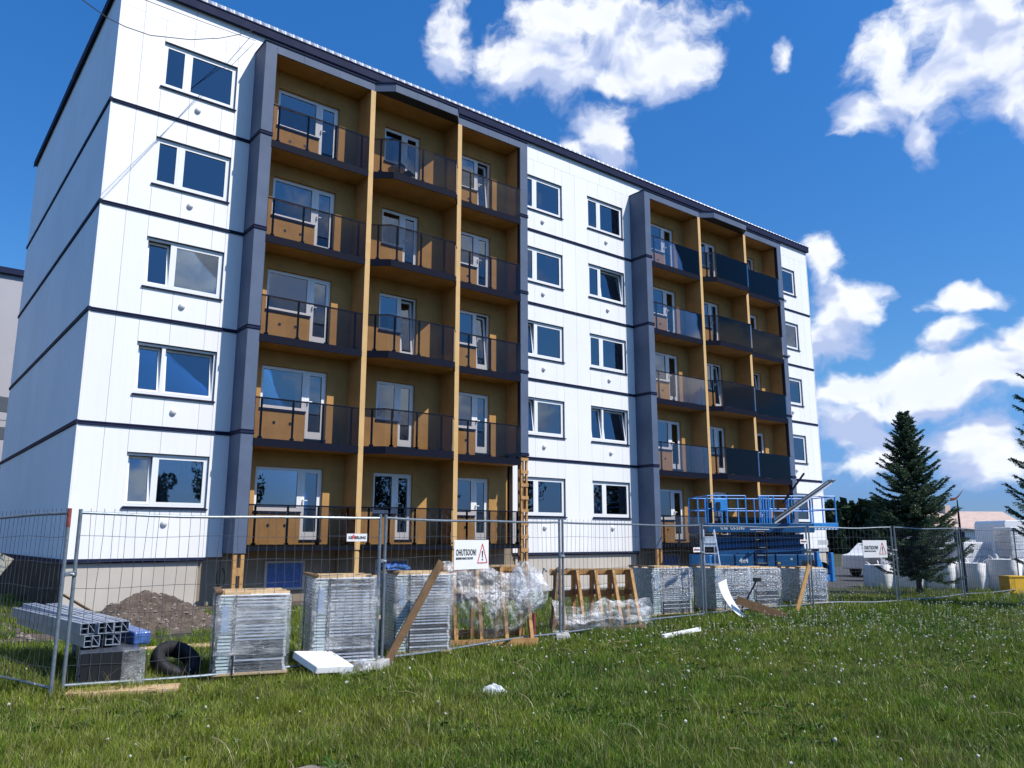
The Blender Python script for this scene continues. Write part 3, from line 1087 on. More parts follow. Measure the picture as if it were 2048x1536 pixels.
    part(MB().prism(cap, zt + .002, zt + .035), 'canopy_cap', M['trim'])
    # base: recessed cellar wall, cellar window, props
    part(MB().box(ox + 3.63, ox + 13.24, .05, .2, 0, 1.40), 'cellar_wall', M['plinth_dark'])
    for wx in (4.84, 8.15):
        cw = part(MB().ring(ox + wx - .06, ox + wx + 1.07, .31, 1.08, .06, -.005, .049), 'cellar_window', M['plinth'])
        MB().box(ox + wx, ox + wx + 1.01, .02, .035, .37, 1.02).build('pane', M['blue_film'], cw)
    for px in (7.0, 10.27):
        part(MB().box(ox + px - .01, ox + px + .13, YF + .02, YF + .15, .01, 1.368), 'prop_post', M['ochre_lit'])
        part(MB().box(ox + px - .3, ox + px - .2, -.3, -.2, .01, 1.368), 'prop_post', M['timber_dark'])


balcony_stack(0.0, True)
tb = thing('balcony_table', 'small white round table on the top floor balcony of the middle bay', 'table', (8.05, -.62, ZF[4] - .15))
MB().tube([(0, 0, .40), (0, 0, .425)], .27, 20).build('table_top', M['white_paint'], tb)
for a_ in (0, 2.1, 4.2):
    MB().tube([(.04 * math.cos(a_), .04 * math.sin(a_), .40), (.2 * math.cos(a_), .2 * math.sin(a_), .005)], .012, 6).build('leg', M['rail'], tb)
ch = thing('balcony_chair', 'slim metal chair beside the small round table on the top floor balcony', 'chair', (8.5, -.5, ZF[4] - .15), .5)
MB().box(-.2, .2, -.2, .2, .43, .455).build('seat', M['rail'], ch)
MB().box(-.2, .2, .185, .205, .6, .85).build('backrest', M['rail'], ch)
for sx_ in (-.18, .18):
    for sy_ in (-.18, .19):
        MB().tube([(sx_, sy_, .01), (sx_, sy_, .43 if sy_ < 0 else .85)], .011, 6).build('leg', M['rail'], ch)
balcony_stack(15.84, False)
# timber studs left bare below the fins
for x in (3.63, 3.82):
    part(MB().box(x, x + .09, -.79, -.70, .01, 1.298), 'timber_stud', M['timber'])
part(MB().box(3.721, 3.819, -.795, -.71, .75, .95), 'timber_stud', M['timber'])
for x in (12.97, 13.19):
    part(MB().box(x, x + .07, -.77, -.70, .01, ZF[1] - .055), 'timber_stud', M['timber'])
for i in range(8):
    z = 1.25 + i * .42
    part(MB().box(12.955, 13.275, -.797, -.771, z, z + .11), 'timber_batten', M['timber'])
part(MB().box(12.98, 13.24, -.60, -.58, .9, ZF[1] - .06), 'timber_backing', M['timber_dark'])
for x in (19.52, 19.72):
    part(MB().box(x, x + .09, -.79, -.70, .01, 1.298), 'timber_stud', M['timber'])
# small camera-like lamp brackets on the far fin
for k in (1, 2, 3, 4):
    part(MB().box(29.09, 29.2, -.5, -.4, ZF[k] - .25, ZF[k] - .18).box(29.14, 29.24, -.52, -.38, ZF[k] - .40, ZF[k] - .25), 'wall_bracket', M['trim'])
# tap / hose outlet on the plinth
part(MB().tube([(14.64, .06, .66), (14.64, -.03, .64), (14.66, -.06, .56)], .03, 8), 'outlet_spout', M['galv'], smooth=True)

# ------------------------------------------------------------------ neighbouring building, left behind the gable
nb = thing('neighbouring_building', 'pale rendered block with dark painted bands behind the gable at the left edge', 'apartment building', (0, 24, 0))
MB().box(-30, 3.2, 0, 12, 0, 14.55).build('wall', M['neigh'], nb)
MB().box(-30.2, 3.4, -.2, 12.2, 14.55, 14.85).build('roof_trim', M['trim'], nb)


def wave_band(x0, x1, z, h, amp):
    mb = MB()
    n = 26
    for i in range(n):
        a, b = x0 + (x1 - x0) * i / n, x0 + (x1 - x0) * (i + 1) / n
        f = lambda x: z + amp * math.sin(x * 1.5 + .9)
        vs = [(a, -.02, f(a)), (b, -.02, f(b)), (b, -.02, f(b) + h), (a, -.02, f(a) + h)]
        mb._add(vs, [(0, 1, 2, 3)], 0)
    return mb


wave_band(-9, 1.4, 7.62, .72, .10).build('painted_band', M['neigh_dark'], nb)
MB().box(-9, 3.19, -.02, -.004, 6.35, 6.95).build('painted_band', M['neigh_dark'], nb)
MB().box(-9, 3.19, -.02, -.004, 4.55, 5.25).build('painted_band', M['neigh_dark'], nb)
MB().box(-30, 3.21, -.012, -.003, 7.28, 7.30).build('render_joint', M['neigh_dark'], nb)
for x in (-27, -22, -17, -12):
    for z in (2.5, 5.3, 8.1, 10.9):
        w_ = MB().ring(x, x + 1.8, z, z + 1.4, .06, -.03, .05).build('window', M['frame'], nb)
        MB().box(x + .06, x + 1.74, -.01, .0, z + .06, z + 1.34).build('pane', M['car_glass'], w_)

# ------------------------------------------------------------------ overhead cables
mb = MB()
WP, DIR = Vector((3.56, -.05, 16.36)), Vector((-.633, -.774, 0))
prof = [(0, 16.36), (1.17, 15.38), (2.48, 14.36), (4.15, 13.17), (5.99, 12.01), (6.97, 11.52), (7.59, 11.26), (8.46, 11.01), (10, 10.75), (12, 10.6), (14, 10.7), (17, 11.2)]
mb.tube([Vector((WP.x + DIR.x * q, WP.y + DIR.y * q, z)) for q, z in prof], .010, 5)
tag(mb.build('overhead_cable', M['cable']), 'thin sagging black cable running from the sky to the wall under the eaves', 'cable')
mb = MB()
A, B = Vector((-4.43, -10.75, 8.70)), Vector((3.555, -.05, 15.98))
mb.tube([A.lerp(B, t) + Vector((0, 0, -.06 * t * (1 - t) * 4)) for t in [i / 24 for i in range(25)]], .008, 5)
tag(mb.build('overhead_cable', M['cable']), 'taut thin cable running straight to the top corner of the first grey frame', 'cable')

# ------------------------------------------------------------------ temporary fence
FENCE = []


def fence_panel(p0, p1, label, seed, h=2.0, posts=(True, True), lean=(0, 0), paint=False, zb=.12):
    """welded mesh panel: two posts, top and bottom rail, wavy wires"""
    p0, p1 = Vector((p0[0], p0[1], 0)), Vector((p1[0], p1[1], 0))
    d = p1 - p0
    ln = d.length
    rz = math.atan2(d.y, d.x)
    r = random.Random(seed)
    t = thing('mesh_fence', label, 'fence', p0, rz, 'temporary mesh fence panels round the site')
    for i, x in enumerate((0, ln)):
        po = MB().tube([(x, 0, .02), (x, 0, h)], .021, 10).build('post', M['galv'], t, smooth=False)
        if paint and i == 1:
            MB().tube([(x, 0, h - .20), (x, 0, h + .003)], .0225, 10).build('painted_tip', M['rust'], po)
    sag = .02
    top = [(ln * u, 0, h - .045 - sag * math.sin(math.pi * u) + .008 * math.sin(u * 9 + seed)) for u in [i / 10 for i in range(11)]]
    bot = [(ln * u, 0, zb + .012 * math.sin(u * 7 + seed)) for u in [i / 10 for i in range(11)]]
    MB().tube(top, .017, 8).build('top_rail', M['galv'], t)
    MB().tube(bot, .017, 8).build('bottom_rail', M['galv'], t)
    mb = MB()
    nv = int(ln / .115)
    for i in range(1, nv):
        x = ln * i / nv
        ph, am = r.uniform(0, 6), r.uniform(.004, .018)
        k = r.uniform(2.2, 5)
        zz = [zb + (h + .01 - zb) * j / 7 for j in range(8)]
        mb.tube([(x + am * math.sin(z * k + ph), .012 * math.sin(z * 2 + x), z) for z in zz], .0030, 3, caps=False)
    for z in (.32, .58, .86, 1.14, 1.42, 1.70):
        ph = r.uniform(0, 6)
        mb.tube([(ln * j / 14, .008 + .01 * math.sin(j + ph), z + .010 * math.sin(j * 1.1 + ph)) for j in range(15)], .0030, 3, caps=False)
    tag(mb.build('mesh_wires', M['wire'], t), kind='stuff')
    # clamp joining to the next panel
    return t


def clamp(x, y, z, rz, label):
    c = thing('fence_clamp', label, 'clamp', (x, y, z), rz, 'couplers joining the fence posts')
    MB().box(-.09, .09, -.032, .032, -.025, .025).build('body', M['galv'], c, bevel=.008)
    MB().tube([(0, -.06, 0), (0, .06, 0)], .011, 6).build('bolt', M['white_paint'], c)


fp = [(-1.93, -11.16), (-1.80, -11.05), (1.76, -11.46), (1.90, -11.36), (5.67, -10.72), (5.80, -10.66), (10.45, -9.95), (10.58, -9.92), (14.55, -9.98), (14.66, -9.99), (17.0, -10.9), (17.12, -10.93), (20.75, -10.95), (20.9, -10.95), (24.5, -11.1)]
fence_panel((-2.75, -7.55), fp[0], 'fence panel running away at the left edge, with a red tip on its post', 1, paint=True)
fence_panel(fp[1], fp[2], 'widest near fence panel in front of the profile pile, tyre and first two wrapped stacks', 2)
fence_panel(fp[3], fp[4], 'fence panel carrying the big warning sign in front of the film draped timber rack', 3)
fence_panel(fp[5], fp[6], 'fence panel in front of the timber rack whose foot is wrapped in film', 4)
fence_panel(fp[7], fp[8], 'fence panel in front of the blue scissor lift and the stepladder', 5)
fence_panel(fp[9], fp[10], 'fence panel between the scissor lift and the spruce', 6)
fence_panel(fp[11], fp[12], 'fence panel directly in front of the spruce trunk', 7)
fence_panel(fp[13], fp[14], 'fence panel right of the spruce, in front of the white bulk bags', 8)
for (i, lab) in ((0, 'steel coupler holding the leftmost pair of fence posts by the profile pile'), (2, 'steel coupler on the pair of fence posts beside the leaning plank'),
                 (4, 'steel coupler on the pair of fence posts between the two timber racks'), (6, 'steel coupler on the pair of fence posts left of the stepladder'),
                 (8, 'steel coupler on the pair of fence posts at the right end of the scissor lift'), (10, 'steel coupler on the pair of fence posts left of the spruce')):
    a, b = fp[i], fp[i + 1]
    clamp((a[0] + b[0]) / 2, (a[1] + b[1]) / 2, 1.38 if i else 1.30, math.atan2(b[1] - a[1], b[0] - a[0]), lab)


def foot_block(x, y, rz, label):
    c = thing('concrete_block', label, 'concrete foot', (x, y, 0), rz, 'concrete feet under the fence posts')
    mb = MB()
    mb.extrude_y([(-.34, 0), (.34, 0), (.30, .12), (-.30, .12)], -.115, .115)
    mb.build('block', M['concrete'], c, bevel=.012)
    for x_ in (-.16, 0, .16):
        n = 8
        MB().tube([(x_, 0, .121), (x_, 0, .125)], .03, 8).build('socket', M['plinth_dark'], c)


foot_block(1.83, -11.42, .75, 'grey concrete fence foot in the grass beside the white foam board')
foot_block(5.73, -10.69, .9, 'grey concrete fence foot half hidden in grass between the two timber racks')


def small_sign(x, y, z, rz, label):
    t = thing('small_sign', label, 'sign', (x, y, z), rz, 'small white name plates on the fence')
    MB().box(-.14, .14, -.004, .004, -.05, .05).build('plate', M['sign'], t)
    text('lettering', 'KE', .05, M['ink'], t, (-.118, -.006, -.017), (R(90), 0, 0), .9, .0012)
    text('lettering', 'ERLING', .05, M['ink'], t, (-.028, -.006, -.017), (R(90), 0, 0), .9, .0012)
    mb = MB()
    for dx in (-.013, .013):
        mb.box(-.048 + dx - .006, -.048 + dx + .006, -.0062, -.0045, -.022, .018)
    mb.bar((-.066, -.0058, .022), (-.03, -.0058, -.012), .010, .0015, up=(0, 1, 0))
    mb.bar((-.030, -.0068, .022), (-.066, -.0068, -.012), .010, .0015, up=(0, 1, 0))
    n = 10
    mb.extrude_y([(-.048 + .010 * math.cos(2 * math.pi * k / n), .031 + .010 * math.sin(2 * math.pi * k / n)) for k in range(n)], -.0060, -.0045)
    mb.build('emblem', M['red'], t)


def along(i, u):
    a, b = Vector(fp[i]), Vector(fp[i + 1])
    p = a.lerp(b, u)
    return p.x, p.y, math.atan2(b.y - a.y, b.x - a.x)


x, y, a = along(1, .905)
small_sign(x, y - .03, 1.69, a, 'small white name plate on the near fence, left of the big warning sign')
x, y, a = along(5, .955)
small_sign(x, y - .03, 1.44, a, 'small white name plate left of the stepladder, on the fence')
x, y, a = along(7, .955)
small_sign(x, y - .03, 1.60, a, 'small white name plate at the right end of the scissor lift, on the fence')


def warning_sign(x, y, z, rz, label, w=.74, h=.43, backlit=False, curl=0.0):
    t = thing('warning_sign', label, 'warning sign', (x, y, z), rz)
    MB().sheet(lambda u, v: (u * w, -.004 - curl * (u ** 2) * (1 - v) * .3, v * h), 8, 4).sheet(lambda u, v: ((1 - u) * w, .004 - curl * ((1 - u) ** 2) * (1 - v) * .3, v * h), 8, 4).build('board', M['sign_backlit'] if backlit else M['sign'], t)
    s = w / .74
    if not backlit:
        text('heading', 'OHUTSOON!', .128 * s, M['ink'], t, (.035 * s, -.007, .205 * s), (R(90), 0, 0), .52, .0022, spacing=1.12)
        text('small_print', 'SISENEMINE RANGELT KEELATUD!', .046 * s, M['ink_dim'], t, (.035 * s, -.007, .145 * s), (R(90), 0, 0), .47, .0004, spacing=1.1)
        text('small_print', 'www.ehitus', .018 * s, M['ink_dim'], t, (.035 * s, -.007, .02 * s), (R(90), 0, 0), .8) if False else None
    cx, cz, rr = .60 * s, .09 * s, .105 * s
    if backlit:
        cx, cz, rr = .5 * s, .1 * s, .16 * s
    tri = [(cx - rr, cz), (cx + rr, cz), (cx, cz + rr * 2.7)]
    mb = MB()
    for p, q in zip(tri, tri[1:] + tri[:1]):
        mb.bar((p[0], -.008, p[1]), (q[0], -.008, q[1]), .012 * s, .003, up=(0, 1, 0))
    mb.build('triangle', M['ink'] if backlit else M['red'], t)
    MB().extrude_y([(cx - .006 * s, cz + .075 * s), (cx + .006 * s, cz + .075 * s), (cx + .013 * s, cz + .175 * s), (cx - .013 * s, cz + .175 * s)], -.009, -.0045).box(cx - .011 * s, cx + .011 * s, -.009, -.0045, cz + .035 * s, cz + .058 * s).build('exclamation_mark', M['ink'], t)
    return t


x, y, a = along(3, .335)
warning_sign(x, y - .035, 1.225, a, 'white warning sign OHUTSOON! with red triangle on the fence in front of the draped rack')
x, y, a = along(9, .62)
warning_sign(x, y - .035, 1.20, a, 'white warning sign on the fence between the lift and the spruce, partly hidden by branches')
t = warning_sign(-2.62, -9.1, 1.20, -.75, 'curled cream warning sign hanging askew on the fence at the left edge', .60, .42, True, .6)
t.rotation_euler = (R(-6), R(16), R(-58))

# ------------------------------------------------------------------ wrapped stacks of glazed panels
RZ = R(-16.7)


def film_wrap(mb, a, b, z0, z1, off, seed, nz=22, amp=.014):
    """wrinkled sheet round a block"""
    per = [(-off, b + off), (-off, -off), (a + off, -off), (a + off, b + off)]
    segs = []
    for p, q in zip(per, per[1:]):
        m = max(3, int(math.dist(p, q) / .035))
        segs += [(p[0] + (q[0] - p[0]) * i / m, p[1] + (q[1] - p[1]) * i / m) for i in range(m)]
    segs.append(per[-1])
    n = len(segs) - 1

    def fn(u, v):
        i = min(n, int(round(u * n)))
        x, y = segs[i]
        z = z0 + (z1 - z0) * v
        w = mnoise.noise((x * 5 + seed, y * 5, z * 22)) * amp + mnoise.noise((x * 14, y * 14 + seed, z * 9)) * amp * .6
        dx = (x - a / 2) / a
        dy = (y - b / 2) / b
        if abs(dx) > abs(dy):
            x += math.copysign(abs(w), dx)
        else:
            y += math.copysign(abs(w), dy)
        return (x, y, z + w * .6)
    return mb.sheet(fn, n, nz)


def layer_mesh(a, b, rail):
    mb = MB()
    mb.box(.012, a * .20, .0, b, 0, .024, 0)                   # pale edge of the glass
    mb.box(a * .20, a * .97, .05, b - .02, .002, .022, 1)
    mb.box(a * .27, a * .96, .004, .046, .004, .021, 2)          # metal rail along the face
    for x in (a * .245, a * .975):
        n = 8
        ro, ri = .0165, .008
        pts = []
        for y in (-.012, .02):
            for k in range(n):
                c, s = math.cos(2 * math.pi * k / n), math.sin(2 * math.pi * k / n)
                pts += [(x + ro * c, y, .013 + ro * s), (x + ri * c, y, .013 + ri * s)]
        fs = []
        for k in range(n):
            k2 = (k + 1) % n
            fs += [(2 * k, 2 * k2, 2 * k2 + 1, 2 * k + 1), (2 * k, 2 * n + 2 * k, 2 * n + 2 * k2, 2 * k2), (2 * k + 1, 2 * k2 + 1, 2 * n + 2 * k2 + 1, 2 * n + 2 * k + 1)]
        mb._add(pts, fs, 3)
    return mb.mesh('glass_layer', [M['panel_glass'], M['panel_face'], M[rail], M['ring']])


LAYERS = [layer_mesh(.80, .85, 'alu'), layer_mesh(.80, .85, 'alu_dark')]


def stack(x, y, label, h, seed, rz=RZ, top='boards', sx=1.0):
    r = random.Random(seed)
    a, b = .80 * sx, .85
    t = thing('wrapped_stack', label, 'wrapped stack', (x, y, 0), rz, 'film wrapped stacks of glazed balcony panels')
    p = MB()
    for yy in (.06, .40, .72):
        p.box(-.02, a + .03, yy, yy + .09, .0, .085)
    p.build('bearer', M['timber'], t)
    MB().box(-.03, a + .03, -.02, b + .02, .087, .115).build('pallet_deck', M['timber_pale'], t)
    n = int((h - .125) / .0395)
    for i in range(n):
        o = link('glass_layer', LAYERS[r.random() < .12 + .38 * (i < n * .4)], t, (r.uniform(-.010, .010), r.uniform(-.016, .014), .12 + i * .0395))
        o.scale = (sx, 1, 1)
        o.rotation_euler = (0, 0, r.uniform(-.008, .008))
    zt = .12 + n * .0395 + .01
    for (xx, yy) in ((-.012, -.014), (a * .235, -.03), (-.012, b)):
        MB().box(xx - .006, xx + .014, yy - .006, yy + .006, .1, zt + .01).build('corner_strap', M['lining'], t)
    MB().box(.035, a * .15, -.036, -.033, zt - .42, zt - .12).build('paper_label', M['label'], t)
    MB().box(-.02, a + .02, -.01, b + .01, zt, zt + .012).build('foam_sheet', M['styro'], t)
    for yy, l0, l1 in ((.0, -.05, a * .45), (.10, a * .1, a + .03), (.42, -.02, a + .02), (.74, -.04, a)):
        z = zt + .014
        MB().box(l0, l1, yy, yy + .095, z, z + .024).build('top_board', M['timber_pale'], t)
    MB().box(-.05, .04, -.03, b, zt + .042, zt + .062).build('top_board', M['timber_dark'], t)
    mb = film_wrap(MB(), a, b, .10, zt + .012, .028, seed * 3.1)
    mb.build('stretch_film', M['film_thin'], t, smooth=True)
    mb = MB()
    mb = film_wrap(mb, a * .99, b, .14 + (h - .12) * r.uniform(.10, .45), zt + .005, .042, seed * 5.3, 16, .02)
    mb.build('stretch_film', M['film'], t, smooth=True)
    return t


stack(-.25, -11.22, 'wrapped stack of glass panels nearest the tyre, lowest of the near ones', 1.02, 1)
stack(.98, -11.20, 'tall wrapped stack of glass panels behind the white foam board', 1.16, 2)
stack(2.32, -10.98, 'wrapped stack of glass panels behind the leaning plank, beside the draped rack', 1.19, 3)
stack(9.55, -9.35, 'wrapped stack of glass panels right beside the timber rack with film at its foot', 1.06, 4, rz=R(-14), sx=1.25)
stack(11.55, -9.45, 'wrapped stack of glass panels behind the tipped white board', 1.02, 5, rz=R(-18), sx=1.2)
stack(12.9, -9.35, 'wrapped stack of glass panels left of the small leaning plank near the lift', .98, 6, rz=R(-20), sx=1.15)
stack(14.75, -9.6, 'farthest wrapped stack of glass panels, behind the fence post at the lift end', .92, 7, rz=R(-20))


# ------------------------------------------------------------------ A-frame timber racks
def rack(x, y, rz, label, w, h, n, plastic):
    t = thing('timber_rack', label, 'timber rack', (x, y, 0), rz, 'A-frame glass racks of fresh timber')
    r = random.Random(int(x * 10))
    for i in range(n):
        xx = w * i / (n - 1)
        MB().bar((xx, .55, .0), (xx + .01, .50, h), .055, .115, up=(0, 1, 0)).build('upright', M['timber'], t)
        MB().bar((xx + .055, .0, .0), (xx + .055, .46, h - .02), .055, .115, up=(0, 1, 0)).build('raking_leg', M['timber'], t)
        MB().box(xx - .04, xx + .09, .36, .56, h * .60, h * .60 + .09).build('cleat', M['timber_dark'], t)
    for z, yy in ((h - .10, .585), (h * .55, .615), (.10, .64)):
        MB().box(-.08, w + .10, yy - .028, yy, z, z + .115).build('cross_board', M['timber'], t)
    MB().box(-.05, w + .14, -.05, -.02, .02, .14).build('cross_board', M['timber'], t)
    MB().box(.2, w + .06, .40, .50, h + .001, h + .03).build('top_board', M['timber_pale'], t)
    if plastic == 'top':
        def fn(u, v):
            xx = -.12 + (w + .42) * u
            drop = v
            yy = .35 - .45 * math.sin(v * 2.4) + .09 * mnoise.noise((xx * 3, v * 3, 2)) + .03 * mnoise.noise((xx * 15, v * 9, 5))
            zz = h + .10 * math.sin(u * 5.2 + .9) - drop * h * (.62 + .25 * math.sin(u * 4)) + .06 * mnoise.noise((xx * 4, v * 4, 7)) + .02 * mnoise.noise((xx * 16, v * 15, 2))
            return (xx, yy, zz)
        MB().sheet(fn, 80, 60).build('draped_film', M['film_loose'], t, smooth=True)

        def fn2(u, v):
            an = u * 2 * math.pi
            c, q = math.cos(an), math.sin(an)
            zz = h * .42 + .80 * v
            k = math.sin(max(.04, min(.985, v * .9 + .08)) * math.pi) ** .6
            cr = mnoise.noise((c * 2.2, q * 2.2, v * 3)) * .55 + mnoise.noise((c * 7, q * 7, v * 8)) * .16 + mnoise.noise((c * 16, q * 16, v * 24)) * .07
            rr = .21 * k * (1 + .75 * cr)
            return (w + .02 + rr * 1.1 * c + .05 * math.sin(v * 5), .20 + rr * q, zz + .06 * cr)
        MB().sheet(fn2, 70, 56).build('draped_film', M['film_loose'], t, smooth=True)
    else:
        def fn(u, v):
            xx = -.22 + (w + .45) * u
            yy = -.02 - .22 * math.sin(v * 3.0) + .08 * mnoise.noise((xx * 4, v * 4, 1))
            zz = .02 + v * (.60 - .18 * abs(math.sin(u * 6)) * (1 - u)) + .05 * mnoise.noise((xx * 6, v * 5, 5))
            return (xx, yy, max(.02, zz))
        MB().sheet(fn, 50, 22).build('draped_film', M['film_loose'], t, smooth=True)
        MB().sheet(lambda u, v: (lambda p: (p[0] + .03, p[1] - .07 * math.sin(u * 11) - .03, p[2] * .72 + .01))(fn(u, v)), 50, 18).build('draped_film', M['film_loose'], t, smooth=True)
        MB().bar((-.28, -.25, .0), (.02, .42, h + .02), .05, .15, up=(0, 1, 0)).build('raking_leg', M['timber_dark'], t)
    return t


rack(3.62, -10.52, R(-24), 'timber A-frame rack draped with clear film behind the warning sign', 1.22, 1.22, 4, 'top')
rack(6.25, -10.15, R(-26), 'timber A-frame rack with clear film gathered round its foot', 1.42, 1.10, 5, 'foot')

# crate boards behind the draped rack, sitting on the soil
for (x, y, z, l, rz, lab) in ((5.9, -5.2, .0, 1.3, -.2, 'low timber crate on the grass behind the red stake'), (2.9, -9.6, .0, .6, .3, 'stub of timber packing between the third stack and the draped rack')):
    c = thing('timber_crate', lab, 'crate', (x, y, z), rz)
    for zz in (.02, .16, .30):
        MB().box(0, l, 0, .022, zz, zz + .11).build('board', M['timber'], c)
    for xx in (.02, l / 2, l - .09):
        MB().box(xx, xx + .07, .024, .09, .0, .42).build('batten', M['timber'], c)
    MB().box(0, l, .091, .5, .40, .425).build('lid', M['timber_pale'], c)


def plank(p, q, w, h, label, m='timber_dark', up=(0, 0, 1), name='plank', cat='plank'):
    p, q = Vector(p), Vector(q)
    mb = MB().bar((0, 0, 0), q - p, w, h, up=up)
    o = mb.build(name, M[m], None, bevel=.003)
    o.location = p
    return tag(o, label, cat)


plank((1.93, -11.42, .04), (2.72, -11.52, 1.36), .03, .11, 'brown plank leaning diagonally in front of the third wrapped stack')
plank((13.5, -10.25, .02), (14.1, -10.28, 1.06), .03, .12, 'short brown plank leaning against the far wrapped stacks by the lift end', 'timber')
plank((.2, -5.6, .02), (-.35, -2.3, .55), .04, .04, 'thin dark stick leaning by the plinth left of the soil heap')
plank((-.75, -7.6, .02), (1.4, -8.1, .05), .35, .03, 'flat ochre board lying in the grass behind the tyre', 'timber_pale')
o = MB().box(0, 1.1, -.33, 0, .0, .085).build('plywood_board', M['timber_pale'], None, bevel=.004, loc=(-1.70, -10.98, .0))
o.rotation_euler = (0, 0, R(-22))
tag(o, 'ochre plywood slab in the grass under the pile, along the fence bottom', 'board')
plank((7.1, -11.72, .05), (8.15, -11.66, .09), .07, .06, 'white plastic pipe lying in the dandelions near the second rack', 'styro', name='white_pipe', cat='pipe')
plank((5.6, -11.62, .03), (6.25, -11.75, .04), .03, .03, 'thin pale stick in the grass below the fence foot', 'timber_pale', name='stick', cat='stick')
o = MB().tube([(0, 0, 0), (.02, 0, .48)], .035, 10).build('stake', M['rust'], None, loc=(5.05, -10.75, 0))
tag(o, 'rusty red pipe stake standing in the grass right of the draped rack', 'stake')

# tipped white board and its pair
t = thing('tipped_board', 'curved white board tipped against the wrapped stacks behind a fence post', 'board', (10.65, -10.1, 0), R(-28))


def curl(u, v, d):
    return (.10 + .42 * v ** 1.8 + .22 * u * (1 - .3 * v), -.02 - .14 * v + .06 * u + d, .04 + .70 * (1 - v) ** 1.1 + .08 * u * (1 - v))


MB().sheet(lambda u, v: curl(u, v, 0), 5, 14).sheet(lambda u, v: curl(1 - u, v, .015), 5, 14).build('sheet', M['styro'], t, smooth=True)
plank((10.95, -10.45, .40), (11.85, -11.05, .03), .02, .17, 'long grey-brown board lying on edge, sloping into the grass before the far stacks', 'timber_dark')
t = thing('hammer', 'dark tool with a slim handle propped on the wrapped stack behind the white board', 'tool', (11.25, -10.35, .2), R(-20))
MB().tube([(0, 0, 0), (.42, 0, .58)], .018, 8).build('handle', M['rail'], t)
MB().box(.34, .52, -.03, .03, .55, .64).build('head', M['black'], t, bevel=.006)

# foam board and plastic rubbish
t = MB().box(-.29, .29, -.25, .25, 0, .09).build('foam_board', M['styro'], None, bevel=.012, loc=(.98, -11.50, .13))
t.rotation_euler = (R(17), R(5), R(14))
tag(t, 'thick white foam board lying tilted in the grass under the fence', 'foam board')


def rubbish(x, y, rx, ry, h, label, m, seed, rz=0):
    def fn(u, v):
        an = u * 2 * math.pi
        rr = (1 - v) ** .6
        q = 1 + .35 * mnoise.noise((math.cos(an) * 1.8 + seed, math.sin(an) * 1.8, v * 2))
        return (rx * rr * q * math.cos(an), ry * rr * q * math.sin(an), h * v * (1 + .6 * mnoise.noise((math.cos(an) * 3, math.sin(an) * 3 + seed, v * 3))) + .012)
    o = MB().sheet(fn, 36, 10).build('plastic_scrap', M[m], None, smooth=True, loc=(x, y, 0))
    o.rotation_euler = (0, 0, rz)
    tag(o, label, 'plastic scrap')


rubbish(1.42, -11.62, .42, .16, .13, 'crumpled clear plastic lying between the foam board and the fence foot', 'film_loose', 3, .6)
rubbish(1.86, -13.85, .21, .085, .10, 'crushed clear plastic bag alone on the open lawn', 'debris', 8, -.6)
rubbish(-1.05, -14.2, .06, .035, .04, 'tiny scrap of clear plastic in the foreground grass', 'debris', 5)
rubbish(5.95, -11.6, .05, .05, .06, 'small brick coloured scrap in the grass under the fence', 'rust', 6)

# ------------------------------------------------------------------ profile pile, tyre
t = thing('black_bundle', 'black wrapped bundle of profiles with silver film at its end, lowest in the pile', 'profile bundle', (-1.66, -11.02, 0), R(0))
ax = Vector((.12, .99, 0)).normalized()


def oriented(t, ang):
    t.rotation_euler = (0, 0, ang)


def bundle_layer(mb, w, l, z0, z1):
    return mb.box(0, w, 0, l, z0, z1)


oriented(t, R(-10))
for i in range(3):
    MB().box(0, .62, .0, 2.6, .08 + i * .125, .195 + i * .125).build('profile_layer', M['alu_dark'], t, bevel=.012)
MB().box(-.05, .7, .1, .22, .0, .078).box(-.05, .7, 2.2, 2.32, .0, .078).build('bearer', M['timber_pale'], t)
MB().sheet(lambda u, v: (.60 + .05 + .02 * mnoise.noise((u * 9, v * 9, 1)), -.06 + u * .42, .08 + v * .40), 12, 12).sheet(
    lambda u, v: (.42 + .24 * u, -.03 + .02 * mnoise.noise((u * 9, v * 9, 4)), .08 + v * .40), 10, 12).build('silver_film', M['film'], t, smooth=True)
MB().sheet(lambda u, v: (-.05 + .7 * u, 2.62 + .05 * mnoise.noise((u * 6, v * 6, 4)), .06 + v * .44), 12, 12).build('silver_film', M['debris'], t, smooth=True)
MB().box(.02, .60, -.012, -.002, .09, .44).build('end_cap', M['black'], t)


def profile_mesh(l, w, h):
    """hollow extrusion with chambers, seen from its cut end"""
    mb = MB()
    wl = .007
    mb.box(0, w, 0, l, 0, wl)
    mb.box(0, w, 0, l, h - wl, h)
    mb.box(0, wl, 0, l, wl, h - wl)
    mb.box(w - wl, w, 0, l, wl, h - wl)
    mb.box(w * .48, w * .48 + .006, 0, l, wl, h - wl)
    mb.box(wl, w * .48, 0, l, h * .5, h * .5 + .006)
    mb.bar((w * .5, .0, h - .01), (w - .01, .0, .02), .006, .006)
    mb.box(w * .30, w * .44, .0, l, h, h + .0012, 1)
    mb.box(w * .68, w * .74, .0, l, h, h + .0012, 1)
    mb.box(wl + .001, w - wl - .001, .09, .10, wl + .001, h - wl - .001, 1)
    return mb.mesh('aluminium_profile', [M['alu_mid'], M['lining']])


